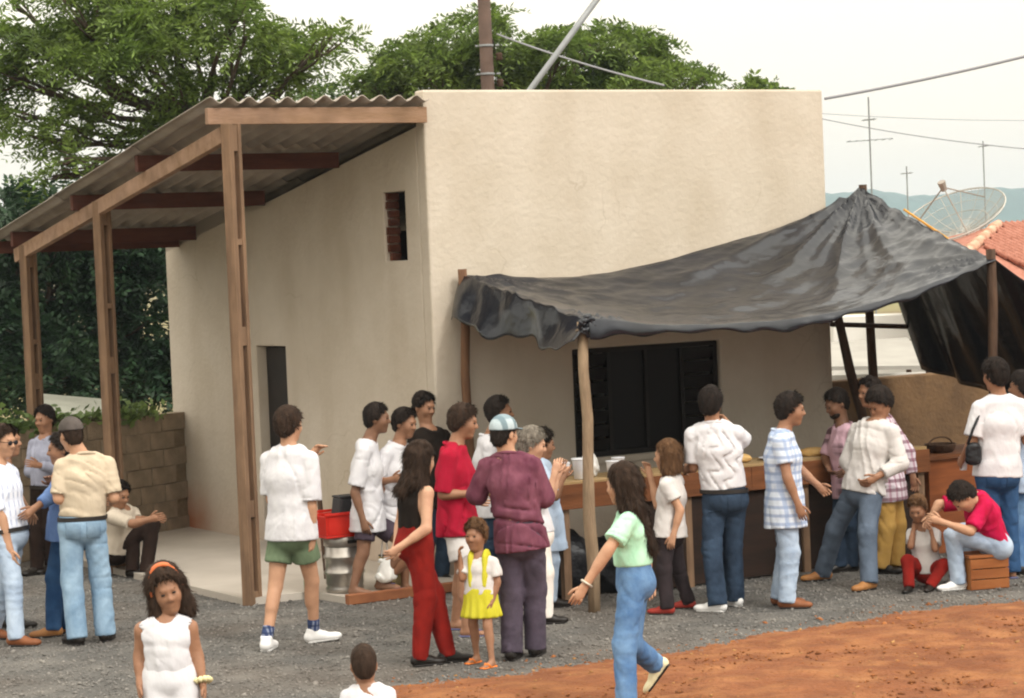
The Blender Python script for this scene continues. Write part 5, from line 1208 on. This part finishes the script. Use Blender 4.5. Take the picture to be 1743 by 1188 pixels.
P_C = person('person in dark cap, beige polo shirt and light blue jeans seen from behind', 1.76, 195, [(132,1098),(180,1092)], 'a', ('cap','dark'), dict(m=BEI, hem=-.05, sleeve=.85, collar=1, ex=.026, swide=.03), ('trousers', JL, dict(ex=.02, knee=.082, ankle=.08)), ('shoe', S_BLK),
   hip=(140,890), sh=(144,782), hd=(121,741), hyaw=215, hpitch=12, aL=[(100,850,-.2),(93,822,1)], aR=[(194,848,-.2),(190,852,1)], belt=.10, girth=1.05, extra=dict(cap=CAPG), fyaw=(25,-20))
P_E = person('person in taupe shirt and dark trousers sitting low against the block wall', 1.70, 62, [(226,984),(250,984)], 'b', ('short','black'), dict(m=BSH, hem=.02, sleeve=.9, ex=.022), ('trousers', BRNT), ('shoe', S_BLK),
   hip=(197,935), sh=(208,868), hd=(203,842), hyaw=50, hpitch=20, kL=(228,905,-.2), kR=(260,893,-1), aL=[(232,885,-.3),(258,884,.4)], aR=[(226,892,-1),(255,884,-.6)], hip_dz=.15, sh_dz=.1, hd_dz=0.)
st_c = gnd(196, 982); sto = empty('low_stool', (st_c[0]-.02, st_c[1]+.25, 0), .4, 'low dark stool under the person sitting by the block wall', 'stool')
MB().box((-.19,-.15,.20),(.19,.15,.235)).build('seat', M_LOGD, sto, bevel=.005)
for x in (-.15, .15):
    for y in (-.11, .11): MB().box((x-.02,y-.02,0),(x+.02,y+.02,.199)).build('leg', M_LOGD, sto)
# ---------------- foreground children
P_F = person('child in white sleeveless romper with orange headband and wrist band', 1.33, 5, (290, 1010), 'b', ('bob','dark'), dict(m=WH, hem=-.03, sleeve=0, ex=.022, nr=.07, name='romper_top', wr=.0045), ('shorts', WH, dict(cut=.50, wide=.04, ex=.028, waist=.10)), ('sneaker', S_WHT),
   depth=12.6, hd=(284,1006), sh=(282,1058), hip=(288,1150), hyaw=15, hpitch=8, hroll=-14, aL=[(336,1115,.2),(345,1165,-.3)], aR=[(237,1115,.2),(238,1165,-.3)], girth=.94, extra=dict(headband=HB, puff=.014), hscale=1.06)
w_, fd_, ac, nr_ = P_F['hands'][0]
m_ = MB()
for k in range(11): g = k*2*math.pi/11; m_.tube([w_ + (ac*math.cos(g) + nr_*math.sin(g))*.034 - fd_*.03, w_ + (ac*math.cos(g+.3) + nr_*math.sin(g+.3))*.046 - fd_*.012], [.013, .016], 6)
m_.build('scrunchie', cloth('cream_yellow', 'd8cc9a', 'e4dab0'), P_F['root'], smooth=True, off=P_F['base'])
P_H = person('small child in white T-shirt seen from behind on the gravel', 1.02, 180, (620, 1130), 'b', ('buzz','dark'), dict(m=WH, hem=.1, sleeve=.8, ex=.014), ('shorts', BLU), ('sneaker', S_WHT), depth=12.0, hd=(619,1132), sh=(626,1174), hip=(632,1255), hyaw=188, hpitch=6, girth=1.0)
# ---------------- porch group
P_G = person('person in loose white T-shirt, olive shorts and white trainers walking on gravel', 1.78, 155, [(455,1108),(535,1094)], 'a', ('full','dark'), dict(m=WH, hem=.06, sleeve=.88, ex=.032, swide=.042, flare=.012, wr=.010), ('shorts', GREEN, dict(cut=.58, wide=.035, ex=.022)), ('sneaker', S_WHT),
   hip=(496,905), sh=(492,772), hd=(492,724), hyaw=140, hpitch=4, aL=[(462,850,1),(528,776,1)], aR=[(530,862,-.2),(531,915,.4)], fyaw=(15,-50), girth=1.06, extra=dict(socks=SOCK), fpitch=(0,-4))
P_I = person('barefoot person in white T-shirt and dark shorts standing by the keg', 1.68, 85, [(648,1016),(603,1026)], 'c', ('short','black'), dict(m=WH, hem=.10, sleeve=.85, ex=.028, swide=.035, flare=.015), ('shorts', DKPL, dict(cut=.60, wide=.03)), ('bare', None),
   hip=(626,885), sh=(624,757), hd=(642,713), hyaw=85, hpitch=4, aL=[(650,835,1),(662,860,1)], aR=[(604,838,-.3),(618,886,.2)], footz=(.062, .062))
P_J = person('person in white shirt holding a white carrier bag beside the porch', 1.68, 55, [(690,1010),(656,1014)], 'b', ('short','black'), dict(m=WH, hem=.10, sleeve=.85, ex=.028, swide=.03, collar=1), ('shorts', BRNT, dict(cut=.6, wide=.02)), ('flip', F_BLU),
   hip=(672,885), sh=(676,762), hd=(689,721), hyaw=60, hpitch=10, aL=[(708,820,.6),(690,815,-1)], aR=[(640,822,-.3),(668,816,-.8)], footz=(.0, .062))
P_K = person('person in black shirt looking down beside the building corner', 1.74, 40, [(752,992),(722,996)], 'b', ('short','black'), dict(m=BLK, hem=.1, sleeve=.85, ex=.022), ('trousers', JD), ('shoe', S_BLK), hip=(742,845), sh=(730,736), hd=(722,693), hyaw=48, hpitch=12)
P_L = person('person in black sleeveless top and red trousers with hands clasped behind', 1.63, 122, [(762,1128),(716,1134)], 'd', ('long','dark'), dict(m=BLK, hem=-.06, sleeve=0, ex=.012, nr=.062, name='tank_top', wr=.004), ('trousers', REDT, dict(ex=.024, knee=.085, ankle=.062, waist=.15)), ('shoe', S_BLK),
   hip=(706,922), sh=(708,826), hd=(716,784), hyaw=130, hpitch=8, aL=[(682,888,1),(674,928,-1)], aR=[(726,900,-.6),(680,932,.5)], belt=None, girth=.96, fyaw=(-15,-15), extra=dict(hairlen=.24))
P_M = person('person in crimson shirt and white shorts turned towards the stall', 1.70, 78, [(776,1072),(794,1084)], 'b', ('full','dark'), dict(m=CRIM, hem=.10, sleeve=.95, ex=.036, swide=.03, collar=1, flare=.02, wr=.011), ('shorts', WH2, dict(cut=.72, wide=.03)), ('flip', F_BLU),
   hip=(778,890), sh=(772,765), hd=(789,719), hyaw=80, hpitch=10, aL=[(808,840,.8),(820,838,-.5)], aR=[(754,842,-.6),(802,840,-.2)], fyaw=(0,10))
P_N = person('person in white shirt behind the patterned cap, by the wall pole', 1.74, 95, [(836,1010),(824,1014)], 'b', ('curly','black'), dict(m=WH, hem=.1, sleeve=.85, ex=.03, collar=1), ('trousers', JD), ('shoe', S_BLK), hip=(838,860), sh=(832,750), hd=(851,703), hyaw=85)
P_R = person('small child in yellow pinafore dress and white blouse with orange sandals', 1.07, 345, [(838,1136),(812,1128)], 'b', ('full','brown'), dict(m=WH2, hem=.02, sleeve=.75, ex=.014, swide=.03, bib=YEL, collar=1), ('skirt', YEL, dict(len=.175, fl=.05, waist=.14)), ('flip', F_ORG),
   hip=(818,1008), sh=(816,950), hd=(810,912), hyaw=335, hpitch=2, aL=[(847,990,0),(838,1024,-.3)], aR=[(787,985,-.3),(783,950,-.4)], hscale=1.04, girth=.95, fyaw=(-30,-30))
P_O = person('person in loose purple shirt, slate trousers and patterned cap seen from behind', 1.78, 165, [(872,1124),(912,1117)], 'a', ('cap','black'), dict(m=PURP, hem=.09, sleeve=1.25, ex=.032, swide=.034, collar=1, flare=.015, wr=.016), ('trousers', mat('cloth_slate','3c343e','504654',7,.9,.012,11), dict(ex=.022, knee=.082, ankle=.075)), ('shoe', S_BLK),
   hip=(886,915), sh=(868,782), hd=(858,740), hyaw=140, hpitch=8, aL=[(812,842,.4),(818,850,1)], aR=[(926,846,.4),(915,830,1)], girth=.98, extra=dict(cap=CAPB))
P_P = person('grey haired person in white top and cream trousers eating at the stall', 1.64, 88, [(898,1056),(926,1062)], 'd', ('full','grey'), dict(m=WH, hem=.02, sleeve=.8, ex=.022), ('trousers', WPANT, dict(ex=.03, knee=.088, ankle=.08)), ('shoe', S_BLK),
   hip=(912,905), sh=(892,795), hd=(906,757), hyaw=88, hpitch=14, aL=[(938,842,.6),(950,808,0)], aR=[(932,850,-.4),(944,806,0)], girth=1.04)
P_Q = person('dark haired person in pale blue clothes behind the grey haired eater', 1.62, 90, [(912,1030),(936,1034)], 'b', ('full','black'), dict(m=LBL, hem=.25, sleeve=.9, ex=.03), ('trousers', LBL), ('shoe', S_BLK), hip=(930,890), sh=(918,790), hd=(922,757), hyaw=95, hpitch=8, aL=[(948,842,.8),(956,815,0)], aR=[(945,845,-.2),(958,812,.2)])
cupin(P_Q, 1, 'pale cup held up by the person in pale blue')
# ---------------- stall group
P_S = person('person with very long dark hair, mint top and blue jeans striding past', 1.60, 262, [(1068,1232),(1118,1205)], 'a', ('long','dark'), dict(m=MINT, hem=-.09, sleeve=.72, ex=.020, swide=.04, wr=.006, nr=.07), ('trousers', JM, dict(ex=.020, knee=.078, ankle=.072, waist=.155)), ('shoe', mat('shoe_cream','d0c8a0','dcd4b0',5,.7)),
   hip=(1080,985), sh=(1072,870), hd=(1060,826), hyaw=240, hpitch=8, aL=[(1036,935,-.5),(994,1000,-.2)], aR=[(1098,930,1),(1105,985,1)], fyaw=(0,0), extra=dict(hairlen=.44), girth=.95, kR=(1072,1095,.4), footz=(0,.20), fpitch=(0,52))
w_, fd_, ac, nr_ = P_S['hands'][0]
MB().tube([w_ - fd_*.03 + (ac*math.cos(g) + nr_*math.sin(g))*.034 for g in np.linspace(0, 2*math.pi, 17)], .009, 6).build('watch', mat('watch','b8b0a0','c8c0b0',5,.4,metal=.5), P_S['root'], smooth=True, off=P_S['base'])
P_T = person('child with brown bobbed hair, white blouse and dark jeans at the counter', 1.42, 248, [(1136,1046),(1172,1036)], 'a', ('bob','brown'), dict(m=WH2, hem=.05, sleeve=.6, ex=.03, swide=.03, flare=.03), ('trousers', DKG, dict(ankle=.07)), ('shoe', F_RED),
   hip=(1140,905), sh=(1143,815), hd=(1135,776), hyaw=255, hpitch=5, aL=[(1158,868,-.2),(1146,912,-.2)], aR=[(1120,862,1),(1106,808,.5)], girth=.92)
P_U = person('person in white short sleeved shirt and dark jeans leaning at the counter', 1.74, 172, [(1222,1042),(1252,1032)], 'b', ('full','black'), dict(m=WH, hem=-.06, sleeve=.88, ex=.032, swide=.04, collar=1, wr=.011), ('trousers', JD, dict(ex=.02, knee=.08, ankle=.078)), ('sneaker', S_WHT),
   hip=(1234,845), sh=(1216,729), hd=(1210,688), hyaw=160, hpitch=6, aL=[(1180,795,.2),(1168,800,1)], aR=[(1266,752,.4),(1240,722,1)], belt=.085, fyaw=(70,40), girth=1.04)
P_V = person('person in loose blue plaid shirt and pale jeans standing sideways', 1.70, 82, [(1328,1030),(1340,1036)], 'b', ('full','black'), dict(m=PLAID, hem=.17, sleeve=.62, ex=.036, swide=.03, collar=1, flare=.025), ('trousers', JP, dict(ex=.022, knee=.08, ankle=.075)), ('shoe', S_BRN),
   hip=(1336,862), sh=(1330,742), hd=(1346,698), hyaw=82, hpitch=6, aL=[(1362,800,.6),(1392,826,-.3)], aR=[(1340,812,-.5),(1359,860,.2)], girth=1.04)
P_W = person('bearded person in pink striped shirt behind the counter looking down', 1.66, 295, [(1450,972),(1430,974)], 'c', ('short','black'), dict(m=PSTR, hem=.1, sleeve=.9, ex=.028, collar=1), ('trousers', JD), ('shoe', S_BLK), hip=(1446,828), sh=(1436,730), hd=(1424,688), hyaw=290, hpitch=22, aL=[(1456,785,-.2),(1440,800,-1)], aR=[(1405,780,-.2),(1410,796,-.6)], extra=dict(beard=1))
P_Y = person('person in checked shirt and khaki trousers hidden behind the white sleeved shirt', 1.70, 60, [(1526,972),(1500,976)], 'b', ('short','black'), dict(m=PLAID2, hem=.12, sleeve=1.85, ex=.03, collar=1), ('trousers', KHA, dict(ex=.022, knee=.08, ankle=.075)), ('shoe', S_BLK), hip=(1512,830), sh=(1500,715), hd=(1480,668), hyaw=300, hpitch=6, aL=[(1545,770,.3),(1554,812,-.3)], aR=[(1470,780,0),(1480,820,-1)])
P_X = person('person in white long sleeved shirt and grey jeans with feet wide apart', 1.72, 318, [(1480,1004),(1402,988)], 'b', ('full','black'), dict(m=WH2, hem=.03, sleeve=1.75, ex=.030, swide=.032, wr=.011), ('trousers', JG, dict(ex=.022, knee=.08, ankle=.075)), ('shoe', S_TAN),
   hip=(1470,832), sh=(1488,724), hd=(1498,686), hyaw=300, hpitch=34, aL=[(1532,788,-.1),(1492,812,-1)], aR=[(1444,785,-.2),(1462,816,-.9)], girth=1.02, fyaw=(-10,-40))
P_Z = person('small child in white T-shirt and red trousers crouching beside the crate', 1.12, 330, [(1585,1006),(1548,1008)], 'b', ('short','brown'), dict(m=WH2, hem=.02, sleeve=.7, ex=.016, swide=.025), ('trousers', REDT, dict(ex=.025, knee=.08, ankle=.07)), ('shoe', S_BLK),
   hip=(1578,970), sh=(1572,902), hd=(1562,866), hyaw=335, hpitch=24, kL=(1606,962,-.6), kR=(1545,955,-.8), aL=[(1592,935,-.6),(1585,905,-.5)], aR=[(1550,930,-.6),(1556,893,-.5)], hscale=1.04, hip_dz=.25, sh_dz=.2, hd_dz=.15)
P_AA = person('person in magenta shirt and pale jeans sitting on a crate bent over the child', 1.62, 285, [(1632,1004),(1662,996)], 'a', ('short','black'), dict(m=MAG, hem=.0, sleeve=.85, ex=.026, swide=.03, wr=.010), ('trousers', JP, dict(ex=.02, knee=.075, ankle=.07)), ('sneaker', S_WHT),
   hip=(1692,925), sh=(1662,848), hd=(1640,846), hyaw=275, hpitch=58, kL=(1622,912,-.6), kR=(1640,905,.8), aL=[(1652,905,-1),(1602,888,-.2)], aR=[(1598,858,-.5),(1585,880,-.2)], hip_dz=-.05, sh_dz=-.1, hd_dz=-.22, belt=None)
P_BB = person('tall person in white T-shirt and blue jeans carrying a dark shoulder bag', 1.82, 190, [(1692,988),(1722,984)], 'b', ('full','black'), dict(m=WH, hem=.03, sleeve=.85, ex=.034, swide=.04, flare=.01), ('trousers', JB, dict(ex=.02, knee=.08, ankle=.075)), ('flip', F_BLU),
   hip=(1698,805), sh=(1702,684), hd=(1694,640), hyaw=215, hpitch=6, aL=[(1655,752,-.2),(1640,778,.6)], aR=[(1748,750,0),(1742,720,1)], girth=1.04)
cupin(P_BB, 0, 'white cup held by the tall person with the shoulder bag')
P_CC = person('person in pale top and blue jeans at the far end of the stall', 1.72, 200, [(1734,978),(1760,974)], 'b', ('full','black'), dict(m=LBL, hem=.12, sleeve=.85, ex=.028), ('trousers', JM), ('shoe', S_BLK), hip=(1748,815), sh=(1750,700), hd=(1740,660), hyaw=250)

# things carried, sat on
w_, fd_, ac, nr_ = P_J['hands'][1]
bg_c = at(656, 965, dep(P_J['ank'][1]) - .1)
bgo = empty('carrier_bag', bg_c - V(0, 0, .16), 0, 'white plastic carrier bag hanging beside the red trousers', 'bag')
S_ = Sdf(.012).ell(V(0,0,.08), V(0,0,.22), (.10,.055), (.07,.03), V(1,.3,0), .03).fn(wrinkle(.012, 5, 45, .6)); v__, q__ = S_.mesh(); link('body', mesh_np('body', v__, q__), M_PAPER, bgo, smooth=True)
MB().tube([V(-.03,0,.25), V(-.02,0,.36), V(.0,.0,.44), V(.02,0,.36), V(.03,0,.25)], .007, 6).build('handle', M_PAPER, bgo, smooth=True)
bc_ = at(1657, 772, dep(P_BB['H0']) - .12)
sbg = empty('shoulder_bag', bc_ - V(0, 0, .12), .3, 'dark rounded shoulder bag at the hip of the tall white T-shirt', 'bag')
S_ = Sdf(.01).ell(V(0,0,.07), V(0,0,.17), (.075,.05), (.07,.045), V(1,0,0), .02).fn(wrinkle(.004, 9, 40, 1)); v__, q__ = S_.mesh(); link('body', mesh_np('body', v__, q__), M_BAG, sbg, smooth=True)
tp_ = P_BB['S0'] + P_BB['Lf']*.10 - np.array(sbg.location); MB().tube([V(-.05,0,.2), V(-.01,-.02,.32), tp_ - V(0,.06,-.02), tp_ + V(.05,.06,.03)], .012, 6).build('strap', M_BAG, sbg, smooth=True)
cc_ = gnd(1679, 1004)
crt = empty('wooden_crate', V(cc_[0], cc_[1]+.16, 0), .25, 'orange brown wooden crate serving as a seat', 'crate')
for k in range(3): 
    MB().box((-.17,-.15,.005+k*.085),(.17,-.136,.082+k*.085)).build('slat', M_CRATE, crt, bevel=.003); MB().box((-.17,.136,.005+k*.085),(.17,.15,.082+k*.085)).build('slat', M_CRATE, crt, bevel=.003)
for sg in (-1, 1): MB().box((sg*.155-.008,-.135,.0),(sg*.155+.008,.135,.255)).build('end_panel', M_CARD, crt)
MB().box((-.18,-.155,.2605),(.18,.155,.285)).build('lid', M_CRATE, crt, bevel=.004)

# bunched plastic where the sheet is tied to the front pole
K_ = Sdf(.008); kc = V(-.10, -2.71, 2.31)
for dx, dz, r_ in ((-.05, .02, .032), (.04, .03, .034), (0, .05, .036), (.02, -.03, .030), (-.03, -.05, .028), (.06, -.02, .026), (0, -.09, .018), (-.06, -.02, .024)): K_.ball(kc + V(dx, rng.uniform(-.02, .01), dz), (r_*1.3, r_*.8, r_), [V(1, 0, 0), V(0, 1, 0), V(0, 0, 1)], .015)
K_.fn(wrinkle(.006, 77, 90, .7)); v__, q__ = K_.mesh(); link('bunched_corner', mesh_np('bunched_corner', v__, q__), M_TARP, tp, smooth=True)
MB().tube([V(-.10 + .058*math.cos(g), -2.648 + .058*math.sin(g), 2.225 + .004*g) for g in np.linspace(0, 12.5, 40)], .006, 6).build('tie_cord', M_LOG, tp, smooth=True)
